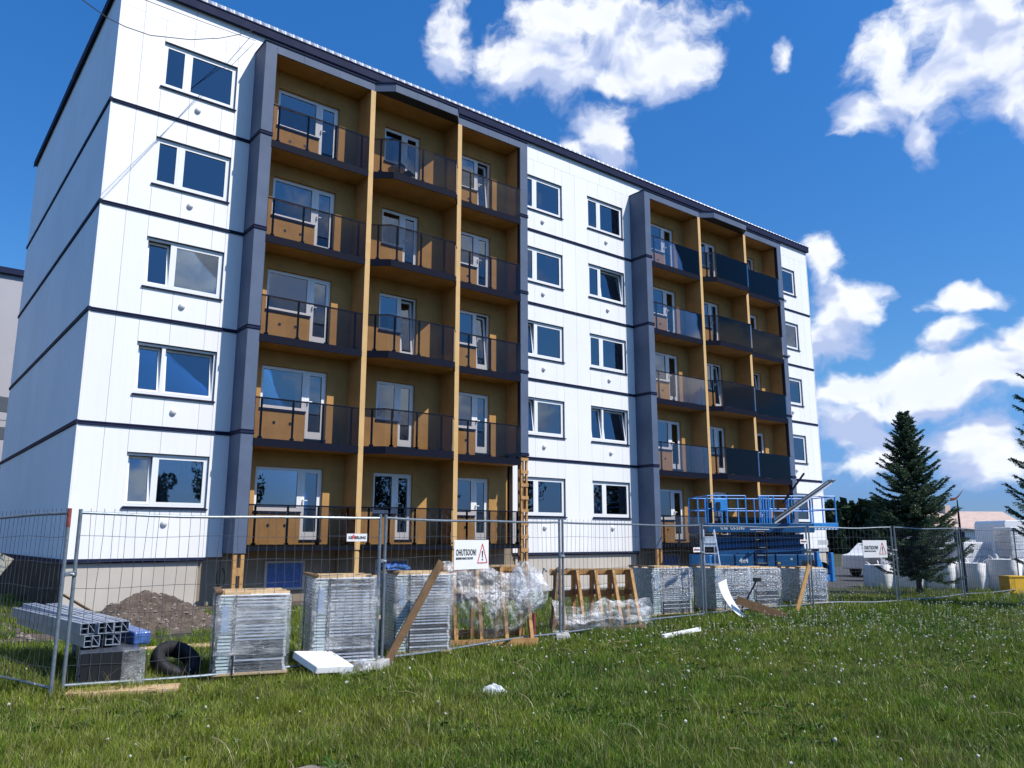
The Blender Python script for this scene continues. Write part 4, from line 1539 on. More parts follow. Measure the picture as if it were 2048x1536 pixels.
PM = profile_mesh(3.3, .165, .125)
labs = ['upper left hollow aluminium profile of the pile behind the leftmost posts', 'upper middle hollow aluminium profile of the pile', 'upper right hollow aluminium profile of the pile, beside the blue wrapped one',
        'lower left hollow aluminium profile with a slanted end, on the black bundle', 'lower right hollow aluminium profile with a slanted end, on the black bundle']
for i, (dx, dz) in enumerate(((-.02, .146), (.155, .15), (.33, .146), (.02, .012), (.25, .012))):
    o = link('aluminium_profile', PM)
    o.location = (-1.60 + dx, -10.72 - .05 * (i % 2), .46 + dz)
    o.rotation_euler = (R((-.4, .5, .2, .3, -.2)[i]), 0, R((4.5, 5.6, 3.4, 4.0, 5.2)[i]))
    tag(o, labs[i], 'profile', 'hollow aluminium profiles in the pile')
o = MB().box(0, .20, 0, 3.2, 0, .15).build('wrapped_profile', M['blue_film'], None, bevel=.02, loc=(-1.02, -10.62, .44))
o.rotation_euler = (R(2.2), 0, R(7))
tag(o, 'long profile wrapped in blue film, on the right side of the pile', 'profile')
mb = MB()
n, mN = 40, 14
R0, r0 = .225, .075
vs, fs = [], []
for i in range(n):
    a = 2 * math.pi * i / n
    for j in range(mN):
        b = 2 * math.pi * j / mN
        rr = R0 + r0 * math.copysign(abs(math.cos(b)) ** .7, math.cos(b))
        tr = .006 if (i % 2 and math.cos(b) > .5) else 0
        vs.append(((rr - tr) * math.cos(a), (rr - tr) * math.sin(a), .10 * math.copysign(abs(math.sin(b)) ** .7, math.sin(b))))
for i in range(n):
    for j in range(mN):
        fs.append((i * mN + j, ((i + 1) % n) * mN + j, ((i + 1) % n) * mN + (j + 1) % mN, i * mN + (j + 1) % mN))
mb._add(vs, fs, 0)
ty = mb.build('tyre', M['rubber'], None, loc=(-.50, -10.55, .20), smooth=True)
ty.rotation_euler = (R(38), R(6), R(12))
tag(ty, 'old black car tyre lying tilted in the grass between the profiles and the first stack', 'tyre')

# soil heap with stones
def heap(u, v):
    x, y = (u - .5) * 2, (v - .5) * 2
    r = math.hypot(x, y)
    base = max(0, 1 - r) ** .8
    two = .85 * math.exp(-((x + .25) ** 2 + (y) ** 2) * 6) + .95 * math.exp(-((x - .38) ** 2 + (y + .05) ** 2) * 7)
    z = base * (.35 + .65 * two) * .86 + (.10 * mnoise.noise((x * 4, y * 4, 1)) + .08 * mnoise.noise((x * 11, y * 11, 2)) + .05 * mnoise.noise((x * 27, y * 27, 3))) * min(1, base * 3)
    return (x * 1.62, y * 1.1, max(-.02, z * .84))


sh = MB().sheet(heap, 90, 60).build('soil_heap', M['soil'], None, loc=(.75, -4.3, 0))
tag(sh, 'heap of dug up brown soil and rubble by the left plinth', 'soil heap')
srnd = random.Random(3)
mb = MB()
for i in range(520):
    u, v = srnd.random(), srnd.random()
    x, y, z = heap(u, v)
    if z < .02 and srnd.random() < .5:
        continue
    s = srnd.uniform(.012, .045)
    c = Vector((x, y, z - s * .1))
    vs = [c + Vector((srnd.uniform(.6, 1.3) * s * a, srnd.uniform(.6, 1.3) * s * b, srnd.uniform(.5, 1) * s * d)) for a, b, d in ((1, 0, 0), (-1, 0, 0), (0, 1, 0), (0, -1, 0), (0, 0, 1), (0, 0, -1))]
    mb._add(vs, [(0, 2, 4), (2, 1, 4), (1, 3, 4), (3, 0, 4), (2, 0, 5), (1, 2, 5), (3, 1, 5), (0, 3, 5)], 0)
tag(mb.build('rubble', M['stone'], sh), kind='stuff')
mb = MB()
for i in range(260):
    x, y = srnd.uniform(-4.5, -1.2), srnd.uniform(-6, -2)
    s = srnd.uniform(.015, .06)
    c = Vector((x, y, s * .4))
    vs = [c + Vector((srnd.uniform(.6, 1.3) * s * a, srnd.uniform(.6, 1.3) * s * b, srnd.uniform(.5, 1) * s * d)) for a, b, d in ((1, 0, 0), (-1, 0, 0), (0, 1, 0), (0, -1, 0), (0, 0, 1), (0, 0, -1))]
    mb._add(vs, [(0, 2, 4), (2, 1, 4), (1, 3, 4), (3, 0, 4), (2, 0, 5), (1, 2, 5), (3, 1, 5), (0, 3, 5)], 0)
tag(mb.build('loose_rubble', M['stone']), kind='stuff')

# cable coil hanging by the first fin
mb = MB()
for q in range(5):
    mb.tube([(.10 * math.cos(a) * (1 + .1 * q % 3 * .3), .02 * math.sin(a * 2 + q) - .012 * q, .24 * math.sin(a)) for a in [2 * math.pi * k / 20 for k in range(21)]], .012, 5, caps=False)
o = mb.build('cable_coil', M['black'], None, loc=(3.42, -.55, .72))
tag(o, 'coil of black cable hanging beside the bare studs under the first fin', 'cable coil')
rz = thing('tool_bag', 'blue bundle lying on the boards of the third wrapped stack', 'bag', (2.40, -10.75, 1.235), .3)
MB().sheet(lambda u, v: ((.34 + .03 * mnoise.noise((u * 5, v * 5, 1))) * (u - .5) * 1.4, .12 * math.cos(v * math.pi), .065 * math.sin(v * math.pi) * (1 + .8 * mnoise.noise((u * 11, v * 5, 8)) + .5 * mnoise.noise((u * 6, v * 4, 3)))), 24, 10).build('cloth', M['blue_film'], rz, smooth=True)
MB().tube([(-.22, -.1, .02), (-.1, -.12, .05), (.1, -.13, .03), (.3, -.05, .02)], .014, 6).build('strap', M['lift_dark'], rz, smooth=True)

# ------------------------------------------------------------------ scissor lift
lf = thing('scissor_lift', 'blue four wheel drive scissor lift parked before the second balcony stack', 'scissor lift', (19.35, -3.3, 0), R(-33))
lf.scale = (.82, 1, 1)
LL, LW = 4.75, 2.2
D, Bm, K = M['lift_dark'], M['lift_blue'], M['lift_black']
MB().box(.10, LL - .1, .05, LW - .05, .42, .62).build('chassis', D, lf, bevel=.02)
for i, (a, b) in enumerate(((.15, 1.05), (1.12, 1.95), (2.0, 2.85), (2.92, 3.85), (3.9, 4.6))):
    MB().box(a, b, -.04, .30, .45, 1.12).build('side_cover', Bm if i in (1, 2) and False else D, lf, bevel=.02)
MB().box(.0, .18, .0, LW, .38, 1.10).build('end_guard', Bm, lf, bevel=.02)
for i, (x, y) in enumerate(((.72, .02), (3.95, .02), (.72, LW - .02), (3.95, LW - .02))):
    w_ = MB().tube([(x, y - .14, .38), (x, y + .14, .38)], .38, 22).build('wheel', M['rubber'], lf)
    MB().tube([(x, y - .155, .38), (x, y - .10, .38)], .2, 14).build('rim', Bm, w_)
for k in range(3):
    z0 = 1.16 + k * .22
    for y in (.32, LW - .32):
        MB().bar((.35, y, z0), (LL - .35, y, z0 + .16), .10, .14).build('scissor_arm', D, lf)
        MB().bar((.35, y + .12, z0 + .16), (LL - .35, y + .12, z0), .10, .14).build('scissor_arm', D, lf)
MB().box(.3, LL - .3, .4, LW - .4, 1.0, 1.8).build('hydraulic_pack', K, lf)
MB().box(.0, LL, .0, LW, 1.88, 2.20).build('platform', D, lf, bevel=.015)
MB().box(LL + .001, LL + 1.15, .1, LW - .1, 1.98, 2.22).build('extension_deck', Bm, lf, bevel=.01)
mb = MB()
for i in range(12):
    y = .12 + i * .165
    mb._add([(LL + 1.154, y, 1.985), (LL + 1.154, y + .085, 1.985), (LL + 1.154, y + .145, 2.06), (LL + 1.154, y + .06, 2.06)], [(0, 1, 2, 3)], 0)
for i in range(7):
    x = LL + .05 + i * .155
    mb._add([(x, .096, 1.985), (x + .08, .096, 1.985), (x + .135, .096, 2.06), (x + .055, .096, 2.06)], [(0, 1, 2, 3)], 0)
mb.build('hazard_stripes', M['white_paint'], lf)


def rail_run(mb, pts, z0, zs, r=.022, posts=True, gap=.75):
    for z in zs:
        mb.tube([(x, y, z) for x, y in pts], r, 6)
    for (xa, ya), (xb, yb) in zip(pts, pts[1:]):
        d = math.dist((xa, ya), (xb, yb))
        n = max(1, int(d / gap))
        for i in range(n + 1):
            u = i / n
            x, y = xa + (xb - xa) * u, ya + (yb - ya) * u
            mb.box(x - .022, x + .022, y - .022, y + .022, z0, zs[0])


for nm, pts in (('guard_rail', [(.05, .05), (1.75, .05)]), ('guard_rail', [(2.35, .05), (3.0, .05)]), ('guard_rail', [(3.0, .06), (LL - .1, .06)]), ('guard_rail', [(.05, LW - .05), (LL, LW - .05)]), ('guard_rail', [(.05, .05), (.05, LW - .05)]),
                ('guard_rail', [(LL + 1.10, .15), (LL + 1.10, LW - .15)]), ('guard_rail', [(LL + .05, .13), (LL + 1.10, .13)]), ('guard_rail', [(LL + .05, LW - .13), (LL + 1.10, LW - .13)])):
    mb = MB()
    rail_run(mb, pts, 2.2, (3.16, 2.70))
    mb.build(nm, Bm, lf)
mb = MB()
for x in (2.40, 2.50, 2.62, 2.74):
    mb.box(x, x + .045, .0, .05, 2.2, 3.16)
mb.build('folded_gate', Bm, lf)
MB().box(.30, .88, -.06, .06, 2.62, 3.05).build('control_box', Bm, lf, bevel=.02)
MB().box(.40, .56, -.10, -.062, 2.68, 2.94).build('control_panel', K, lf, bevel=.01)
MB().box(.10, .30, .1, .4, 2.2, 2.98).build('hung_jacket', K, lf, bevel=.06)
ld = MB()
for x in (2.05, 2.5):
    ld.box(x - .02, x + .02, -.09, -.05, .45, 1.95)
for k in range(6):
    ld.tube([(2.05, -.07, .55 + k * .27), (2.5, -.07, .55 + k * .27)], .018, 6)
ld.build('access_ladder', K, lf)
mb = MB()
mb.box(LL - .02, LL + .10, -.05, .18, .25, 1.22).box(LL + .62, LL + .74, -.05, .18, .18, 1.18).box(LL + .1, LL + .62, .0, .15, .2, .42)
mb.bar((LL + .05, .06, 1.2), (LL + .30, .06, .42), .10, .10)
mb.build('outrigger', Bm, lf, bevel=.015)
w_ = MB().tube([(LL + .38, .20, .52), (LL + .38, .45, .52)], .34, 20).build('wheel', M['rubber'], lf)
text('model_mark', 'GS-5390', .17, M['white_paint'], lf, (.98, -.006, 1.98), (R(90), 0, 0), 1.05, .002)
text('maker_mark', 'G', .17, M['white_paint'], lf, (.55, -.006, 1.98), (R(90), 0, 0), 1.0, .002)
text('maker_mark', 'nie', .17, M['white_paint'], lf, (.70, -.006, 1.98), (R(90), 0, 0), .8, .002)
text('drive_mark', '4x4', .24, M['white_paint'], lf, (1.28, -.046, .84), (R(90), 0, 0), 1.1, .003)
MB().box(2.98, 3.10, -.048, -.0405, .80, .86).build('sticker', M['yellow'], lf)
MB().box(3.55, 3.64, -.048, -.0405, .93, 1.0).build('sticker', M['alu'], lf)
MB().box(1.85, 2.7, -.012, -.001, 1.97, 2.0).build('stripe', M['white_paint'], lf)
for x in (4.05, 4.35):
    MB().box(x, x + .25, -.046, -.0405, .62, .92).build('vent_grille', K, lf)
MB().box(LL + .12, LL + .55, -.02, .0, 1.45, 1.62).box(LL + .12, LL + .55, -.02, .0, 1.22, 1.36).build('notice', M['white_paint'], lf)
# long profiles leaning over the lift rail
bd = thing('profile_bundle', 'bundle of long dark profiles leaning up out of the lift over its rail', 'profile bundle', (0, 0, 0))
p, q = Vector((20.9, -4.95, 2.2)), Vector((23.05, -5.95, 3.62))
for i, (dx, dz) in enumerate(((0, 0), (.07, .05), (.02, .10), (-.05, .06), (.10, .12), (.05, .16))):
    e = .12 * math.sin(i * 2.3)
    MB().bar(p + Vector((dx, 0, dz)), q + Vector((dx + e, -e * .4, dz + e * .6)), .05, .05).build('profile', M['alu_dark'] if i % 2 else M['alu'], bd)
plank((21.55, -4.9, 2.9), (22.55, -5.2, 3.98), .05, .06, 'single dark bar sticking up steeply from the lift rail', 'rail', name='metal_bar', cat='bar')
# stepladder
sl = thing('stepladder', 'aluminium stepladder standing before the lift, seen through the fence', 'stepladder', (16.9, -5.35, 0), R(-38))
for s in (-1, 1):
    MB().bar((s * .30, 0, 0), (s * .17, .42, 1.95), .03, .06, up=(0, 1, 0)).build('front_rail', M['alu'], sl)
    MB().bar((s * .30, .95, 0), (s * .17, .48, 1.90), .03, .04, up=(0, 1, 0)).build('rear_rail', M['alu'], sl)
for k in range(5):
    u = (k + .7) / 6.0
    w_ = .30 - .13 * u
    MB().box(-w_, w_, .42 * u * 1.0 - .05, .42 * u + .06, 1.95 * u, 1.95 * u + .03).build('tread', M['alu'], sl)
MB().box(-.17, .17, .30, .52, 1.42, 1.74).build('platform_plate', M['alu'], sl)


# ------------------------------------------------------------------ trees
def spruce(name, x, y, h, rad, label, seed, z_low=.55, nb=150, group=None):
    r = np.random.default_rng(seed)
    t = thing(name, label, 'spruce', (x, y, 0), 0, group)
    MB().tube([(0, 0, 0), (.01, 0, h * .5), (0, .01, h * .985)], .075 * h / 5, 8, r1=.008).build('trunk', M['bark'], t)
    V, T = [], []
    tb = MB()
    for i in range(nb):
        f = (i + r.random()) / nb
        z = z_low + (h - .12 - z_low) * f ** .92
        f2 = (z - z_low) / (h - z_low)
        ln = rad * (1 - f2) ** .82 * r.uniform(.62, 1.16) + .07
        if f2 < .12:
            ln *= r.uniform(.5, 1.0)
        az_ = i * 2.399 + r.normal() * .3
        tilt = -.10 + .75 * f2 + r.normal() * .12
        d = np.array([math.cos(az_), math.sin(az_), tilt])
        d /= np.linalg.norm(d)
        base = np.array([0, 0, z])
        tip = base + d * ln
        pts = []
        for s in np.linspace(0, 1, 5):
            pts.append(tuple(base + d * ln * s + np.array([0, 0, -.22 * ln * math.sin(s * math.pi) * (1 - f2) + .10 * ln * s * s])))
        tb.tube(pts, .010 + .006 * (1 - f2), 4, r1=.003, caps=False)
        nseg = int(10 + ln * 26)
        P = np.array(pts)
        for s in range(nseg):
            u = .10 + .9 * s / nseg
            k = min(3, int(u * 4))
            p = P[k] + (P[k + 1] - P[k]) * (u * 4 - k)
            side = np.cross(d, [0, 0, 1])
            side /= np.linalg.norm(side) + 1e-9
            for sg in (-1, 1):
                tl = (.05 + .22 * ln * (1 - u * .72)) * r.uniform(.6, 1.2)
                td = d * r.uniform(.45, .9) + side * sg * r.uniform(.5, 1.0) + np.array([0, 0, r.uniform(-.28, .22)])
                td /= np.linalg.norm(td)
                nn = int(4 + tl * 48)
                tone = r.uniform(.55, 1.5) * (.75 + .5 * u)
                for j in range(nn):
                    q = p + td * tl * (j / nn)
                    nd = td * r.uniform(.4, .9) + r.normal(size=3) * .55
                    nd /= np.linalg.norm(nd)
                    l = r.uniform(.035, .06)
                    w = np.cross(nd, r.normal(size=3))
                    w *= .0135 / (np.linalg.norm(w) + 1e-9)
                    V.append((q - w, q + w, q + nd * l))
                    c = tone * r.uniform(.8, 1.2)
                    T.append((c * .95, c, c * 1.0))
    V = np.array(V).reshape(-1, 3)
    T = np.repeat(np.array(T), 3, axis=0)
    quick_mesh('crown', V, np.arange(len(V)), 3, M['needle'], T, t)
    tb.build('branches', M['bark'], t)
    return t


spruce('spruce_tree', 21.2, -9.55, 5.6, 1.62, 'dark young spruce with a pointed top standing on the lawn right of the lift', 21, .75, 270)
spruce('spruce_tree', 19.62, -14.05, 7.6, 1.5, 'dark conifer cut by the right edge, its branch tips reaching into view', 33, .9, 170)


def broad_tree(name, x, y, h, rad, label, seed, n=2600, m='leaf', leaf=.16, group=None, cat='tree'):
    r = np.random.default_rng(seed)
    t = thing(name, label, cat, (x, y, 0), 0, group)
    tb = MB().tube([(0, 0, 0), (.1, .05, h * .3), (.0, .1, h * .72)], .05 * h / 4 + .06, 8, r1=.05)
    cl = []
    for k in range(22):
        a, u = r.uniform(0, 6.28), r.uniform(0, 1)
        z = h * (.34 + .58 * u)
        rr = rad * (math.sin(math.pi * (.14 + .80 * u)) ** .8) * r.uniform(.25, .85)
        c = np.array([rr * math.cos(a), rr * math.sin(a), z])
        cl.append((c, rad * r.uniform(.26, .46), r.uniform(.6, 1.45)))
        tb.tube([(0, .05, h * .3 + .3 * k / 22 * h), tuple(c)], .04, 5, r1=.012, caps=False)
    tb.build('trunk', M['bark'], t)
    V, T = [], []
    for i in range(n):
        c, s, tone = cl[r.integers(len(cl))]
        d = r.normal(size=3)
        d /= np.linalg.norm(d)
        p = c + d * s * r.uniform(.55, 1.05) ** .5
        a = r.normal(size=3)
        a *= leaf * r.uniform(.6, 1.3) / np.linalg.norm(a)
        b = np.cross(a, r.normal(size=3))
        b *= np.linalg.norm(a) * .6 / (np.linalg.norm(b) + 1e-9)
        V.append((p - a, p + b, p + a, p - b))
        q = tone * r.uniform(.75, 1.25)
        T.append((q, q, q * .9))
    V = np.array(V).reshape(-1, 3)
    quick_mesh('crown', V, np.arange(len(V)), 4, M[m], np.repeat(np.array(T), 4, axis=0), t)
    return t


# dark trees behind the photographer's back: the ones mirrored in the lower glass
for i, (x, y, h, rd) in enumerate(((14, -52, 9, 3.2), (24, -58, 11, 3.6), (33, -50, 10.5, 3.2), (41, -56, 13, 4), (52, -50, 11, 3.6), (63, -60, 13, 4.4), (4, -60, 11, 4), (-9, -55, 10, 3.6), (76, -56, 13, 4.2))):
    broad_tree('leafy_tree', x, y, h, rd, 'leafy tree across the lawn, seen only as a dark reflection in lower glass', 50 + i, 5200, 'far_leaf', .17, 'trees mirrored in the lower glass')

# far wood on the horizon: one mass
def far_wood(name, pts, hmin, hmax, n, leaf, seed):
    r = np.random.default_rng(seed)
    V, T = [], []
    pts = np.array(pts, float)
    seg = len(pts) - 1
    per = []
    for i in range(n // 90):
        u = r.uniform(0, seg)
        k = min(seg - 1, int(u))
        c = pts[k] + (pts[k + 1] - pts[k]) * (u - k) + r.normal(size=2) * 1.6
        per.append((c, r.uniform(hmin, hmax), r.uniform(.65, 1.35)))
    for c, h, tone in per:
        for j in range(90):
            u = r.uniform(0, 1)
            rr = h * .22 * (1 - u * .85)
            a = r.uniform(0, 6.28)
            p = np.array([c[0] + rr * math.cos(a) * r.uniform(.4, 1), c[1] + rr * math.sin(a) * r.uniform(.4, 1), h * (.04 + .96 * u)])
            A = r.normal(size=3)
            A *= leaf * r.uniform(.6, 1.3) / np.linalg.norm(A)
            B = np.cross(A, r.normal(size=3))
            B *= np.linalg.norm(A) * .7 / (np.linalg.norm(B) + 1e-9)
            V.append((p - A, p + B, p + A, p - B))
            q = tone * r.uniform(.7, 1.3)
            T.append((q, q, q * .95))
    V = np.array(V).reshape(-1, 3)
    o = quick_mesh(name, V, np.arange(len(V)), 4, M['far_leaf'], np.repeat(np.array(T), 4, axis=0))
    return tag(o, kind='stuff')


far_wood('far_wood', [(60, 60), (84, 30), (88, 24)], 4.0, 6.0, 15000, .55, 3)
far_wood('far_hedge', [(90, 20), (96, 10), (104, -8), (112, -30), (108, -60)], 2.0, 3.2, 12000, .45, 8)
far_wood('far_wood', [(-90, 90), (-60, 60), (-50, 20)], 5, 8, 5000, .9, 4)

# ------------------------------------------------------------------ far right: parked vehicles, bags, houses
def box_van(x, y, rz, label, l=5.6, h=2.5, name='white_van', cat='van', group=None):
    t = thing(name, label, cat, (x, y, 0), rz, group)
    prof = [(0, .42), (l, .42), (l, .95), (l - .25, 1.18), (l - 1.05, 1.35), (l - 1.65, h - .1), (l - 1.9, h), (.1, h), (0, h - .15)]
    MB().extrude_y(prof, -.95, .95).build('body', M['white_paint'], t, bevel=.03)
    MB().extrude_y([(l - 1.62, h - .22), (l - 1.08, 1.42), (l - 2.3, 1.42), (l - 2.3, h - .22)], -.956, -.951).build('side_window', M['car_glass'], t)
    MB().bar((l - 1.05, 0, 1.40), (l - 1.62, 0, h - .14), 1.7, .012).build('windscreen', M['car_glass'], t)
    MB().box(.4, l - 2.5, -.958, -.951, 1.05, 1.09).build('rub_strip', M['rail'], t)
    for wx in (1.0, l - .95):
        for s in (-1, 1):
            w_ = MB().tube([(wx, s * .80, .34), (wx, s * .97, .34)], .34, 18).build('wheel', M['rubber'], t)
            MB().tube([(wx, s * .90, .34), (wx, s * .985, .34)], .2, 12).build('rim', M['alu'], w_)
    MB().box(l - .02, l + .02, -.8, -.5, .72, .9).build('headlight', M['alu'], t)
    MB().box(l - .02, l + .02, .5, .8, .72, .9).build('headlight', M['alu'], t)
    return t


def car(x, y, rz, label, m='white_paint'):
    t = thing('parked_car', label, 'car', (x, y, 0), rz)
    prof = [(0, .35), (4.3, .35), (4.32, .70), (4.1, .86), (3.1, .98), (2.5, 1.42), (1.2, 1.47), (.5, 1.02), (.05, .95)]
    MB().extrude_y(prof, -.86, .86).build('body', M[m], t, bevel=.05)
    MB().extrude_y([(2.95, 1.0), (2.42, 1.36), (1.85, 1.38), (1.85, 1.0)], -.866, -.861).extrude_y([(1.78, 1.0), (1.78, 1.38), (1.25, 1.40), (.75, 1.03)], -.866, -.861).build('side_window', M['car_glass'], t)
    MB().bar((3.05, 0, 1.02), (2.53, 0, 1.40), 1.5, .012).build('windscreen', M['car_glass'], t)
    for wx in (.85, 3.45):
        for s in (-1, 1):
            w_ = MB().tube([(wx, s * .70, .31), (wx, s * .88, .31)], .31, 18).build('wheel', M['rubber'], t)
            MB().tube([(wx, s * .82, .31), (wx, s * .89, .31)], .2, 12).build('rim', M['alu'], w_)
    return t


car(30.6, -2.6, R(-10), 'white car parked beyond the lift, beside the yellow crate')
box_van(38.0, -5.3, R(-28), 'white van parked behind the spruce, left of the pale house')
box_van(38.5, -9.6, R(-34), 'tall white van at the right edge behind the bulk bags', 6.2, 2.8)
box_van(45.5, -5.0, R(-32), 'farther white van half hidden behind the spruce branches', 5.6, 2.4)


def bulk_bag(x, y, rz, s, label, h=1.0):
    t = thing('bulk_bag', label, 'bulk bag', (x, y, 0), rz, 'white bulk bags beyond the fence')

    def fn(u, v):
        an = u * 2 * math.pi
        c, q = math.cos(an), math.sin(an)
        k = 1 / max(abs(c), abs(q)) * .5
        k = min(k, .62) * s * (1 + .10 * math.sin(v * math.pi) + .05 * mnoise.noise((c * 3 + x, q * 3, v * 4)))
        return (k * c, k * q, h * v)
    MB().sheet(fn, 28, 10).build('sack', M['bag'], t, smooth=True)
    MB().sheet(lambda u, v: ((u - .5) * s * .86, (v - .5) * s * .86, h * (.98 + .08 * mnoise.noise((u * 3, v * 3 + x, 1)))), 8, 8).build('top_flap', M['bag'], t, smooth=True)
    for a in (-.36, .36):
        for b in (-.36, .36):
            MB().tube([(a * s, b * s, h * .9), (a * s * 1.1, b * s * 1.1, h * 1.16), (a * s * .8, b * s * .8, h * 1.02)], .018, 5).build('lifting_loop', M['bag'], t)


def wrapped_pallet(x, y, rz, w, h, label):
    t = thing('wrapped_pallet', label, 'pallet load', (x, y, 0), rz, 'white wrapped pallet loads beyond the bulk bags')
    MB().box(0, w, 0, 1.1, .0, .13).build('pallet', M['timber_pale'], t)
    r = random.Random(int(x * 7 + y))
    n = int(h / .28)
    for i in range(n):
        e = r.uniform(-.03, .03)
        MB().box(e, w + e, .01, 1.09, .135 + i * .28, .135 + i * .28 + .272).build('bale', M['bag'], t, bevel=.035)
    MB().sheet(lambda u, v: (-.05 + (w + .1) * u, -.03 - .02 * mnoise.noise((u * 9, v * 9, x)), .15 + (n * .28) * v), 18, 18).build('film', M['film_loose'], t, smooth=True)


for i, (x, y, w, h, lab) in enumerate(((27.6, -5.2, 1.3, 1.5, 'white wrapped pallet load left of the spruce, nearest the parked car'), (28.3, -6.5, 1.2, 1.9, 'white wrapped pallet load seen between spruce branches, left of the trunk'),
                                      (28.9, -7.8, 1.3, 1.6, 'white wrapped pallet load behind the spruce trunk'), (29.3, -9.3, 1.2, 2.0, 'white wrapped pallet load directly left of the dark pole'),
                                      (29.8, -10.8, 1.3, 1.5, 'low white wrapped pallet load right of the dark pole'), (30.2, -12.4, 1.3, 2.1, 'white wrapped pallet load by the dark conifer at the right edge'))):
    wrapped_pallet(x, y, R(-38 + 6 * (i % 3)), w, h, lab)
rb = random.Random(9)
bl = ['white bulk bag left of the spruce trunk, beside a fence post', 'white bulk bag directly behind the spruce trunk', 'white bulk bag just right of the spruce trunk', 'white bulk bag between the spruce and the dark pole',
      'white bulk bag behind the dark pole', 'white bulk bag right of the dark pole above the yellow tub', 'white bulk bag second from the right edge', 'rightmost white bulk bag, cut by the right edge']
for i, lab in enumerate(bl):
    bulk_bag(24.2 + i * .46, -6.9 - i * .82, rb.uniform(-.4, .2), rb.uniform(.82, .98), lab, rb.uniform(.72, 1.1))
for (x, y, lab, s) in ((25.6, -6.2, 'yellow plastic crate on the ground beside the lift outrigger', .62), (24.0, -11.0, 'yellow tub in the grass right of the dark pole', .6)):
    t = thing('yellow_crate', lab, 'crate', (x, y, 0), R(-30))
    MB().box(0, s, 0, s * .7, .02, .04).box(0, .03, 0, s * .7, .04, .5).box(s - .03, s, 0, s * .7, .04, .5).box(.03, s - .03, 0, .03, .04, .5).box(.03, s - .03, s * .7 - .03, s * .7, .04, .5).build('tub', M['yellow'], t)
    MB().box(-.02, s + .02, -.02, s * .7 + .02, .501, .54).build('rim', M['yellow'], t)
# dark pole with a small windblown pennant
t = thing('pole', 'slim dark pole with a small pennant at its top, right of the spruce', 'pole', (22.6, -10.3, 0), 0)
MB().tube([(0, 0, 0), (0, 0, 2.3), (.01, 0, 2.86)], .05, 8, r1=.016).build('mast', M['trim'], t)
MB().sheet(lambda u, v: (-.02 + .36 * (u - .42), -.28 * (u - .42), 2.84 + .34 * u * u + .10 * (v - .5) * (1 - u) + .05 * abs(u - .4)), 10, 3).sheet(lambda u, v: (-.02 + .36 * (u - .42), -.28 * (u - .42) + .012, 2.84 + .34 * u * u + .10 * (v - .5) * (1 - u) + .05 * abs(u - .4)), 10, 3).build('pennant', M['rust'], t)


def house(x, y, rz, l, d, h, label, wall='far_wall'):
    t = thing('house', label, 'house', (x, y, 0), rz)
    MB().box(0, l, 0, d, 0, h).build('wall', M[wall], t)
    mb = MB()
    mb._add([(-.4, -.4, h), (l + .4, -.4, h), (l + .4, d + .4, h), (-.4, d + .4, h), (-.4, d / 2, h + 1.6), (l + .4, d / 2, h + 1.6)], [(0, 1, 5, 4), (2, 3, 4, 5), (0, 4, 3), (1, 2, 5), (3, 2, 1, 0)], 0)
    rf = mb.build('roof', M['far_roof'], t)
    MB().box(l * .3, l * .3 + .5, d * .4, d * .4 + .5, h + .9, h + 2.1).build('chimney', M['far_wall'], rf)
    for wx in np.arange(1.0, l - 1.2, 2.4):
        w_ = MB().ring(wx, wx + 1.2, 1.1, 2.3, .08, -.04, .0).build('window', M['frame'], t)
        MB().box(wx + .08, wx + 1.12, -.015, -.003, 1.18, 2.22).build('pane', M['car_glass'], w_)


house(70, -4, R(-30), 6.0, 6, 2.3, 'pale house with a dusty pink roof seen right of the spruce')
house(66, 9, R(-30), 8, 6, 2.4, 'low white house half hidden behind the spruce', 'white_panel')
house(62, -17, R(-34), 10, 6, 2.6, 'pale house at the right edge behind the vans')

# ------------------------------------------------------------------ grass
cx, cy = -3.65, -21.06
fx, fy = math.sin(.67507), math.cos(.67507)
FENCE_Y = -11.0


def grass_positions(d0, d1, dens):
    area_n = int((d1 * d1 - d0 * d0) * .5 * 1.72 * dens)
    d = np.sqrt(rng.uniform(d0 * d0, d1 * d1, area_n))
    l = rng.uniform(-.86, .86, area_n) * d
    x = cx + fx * d + fy * l
    y = cy + fy * d - fx * l
    return x, y, d


def vnoise(x, y, s, seed):
    """cheap smooth value noise"""
    g = np.random.default_rng(seed).uniform(0, 1, (64, 64))
    u, v = x * s % 64, y * s % 64
    i, j = u.astype(int) % 64, v.astype(int) % 64
    a, b = u - np.floor(u), v - np.floor(v)
    a, b = a * a * (3 - 2 * a), b * b * (3 - 2 * b)
    i2, j2 = (i + 1) % 64, (j + 1) % 64
    return (g[i, j] * (1 - a) + g[i2, j] * a) * (1 - b) + (g[i, j2] * (1 - a) + g[i2, j2] * a) * b


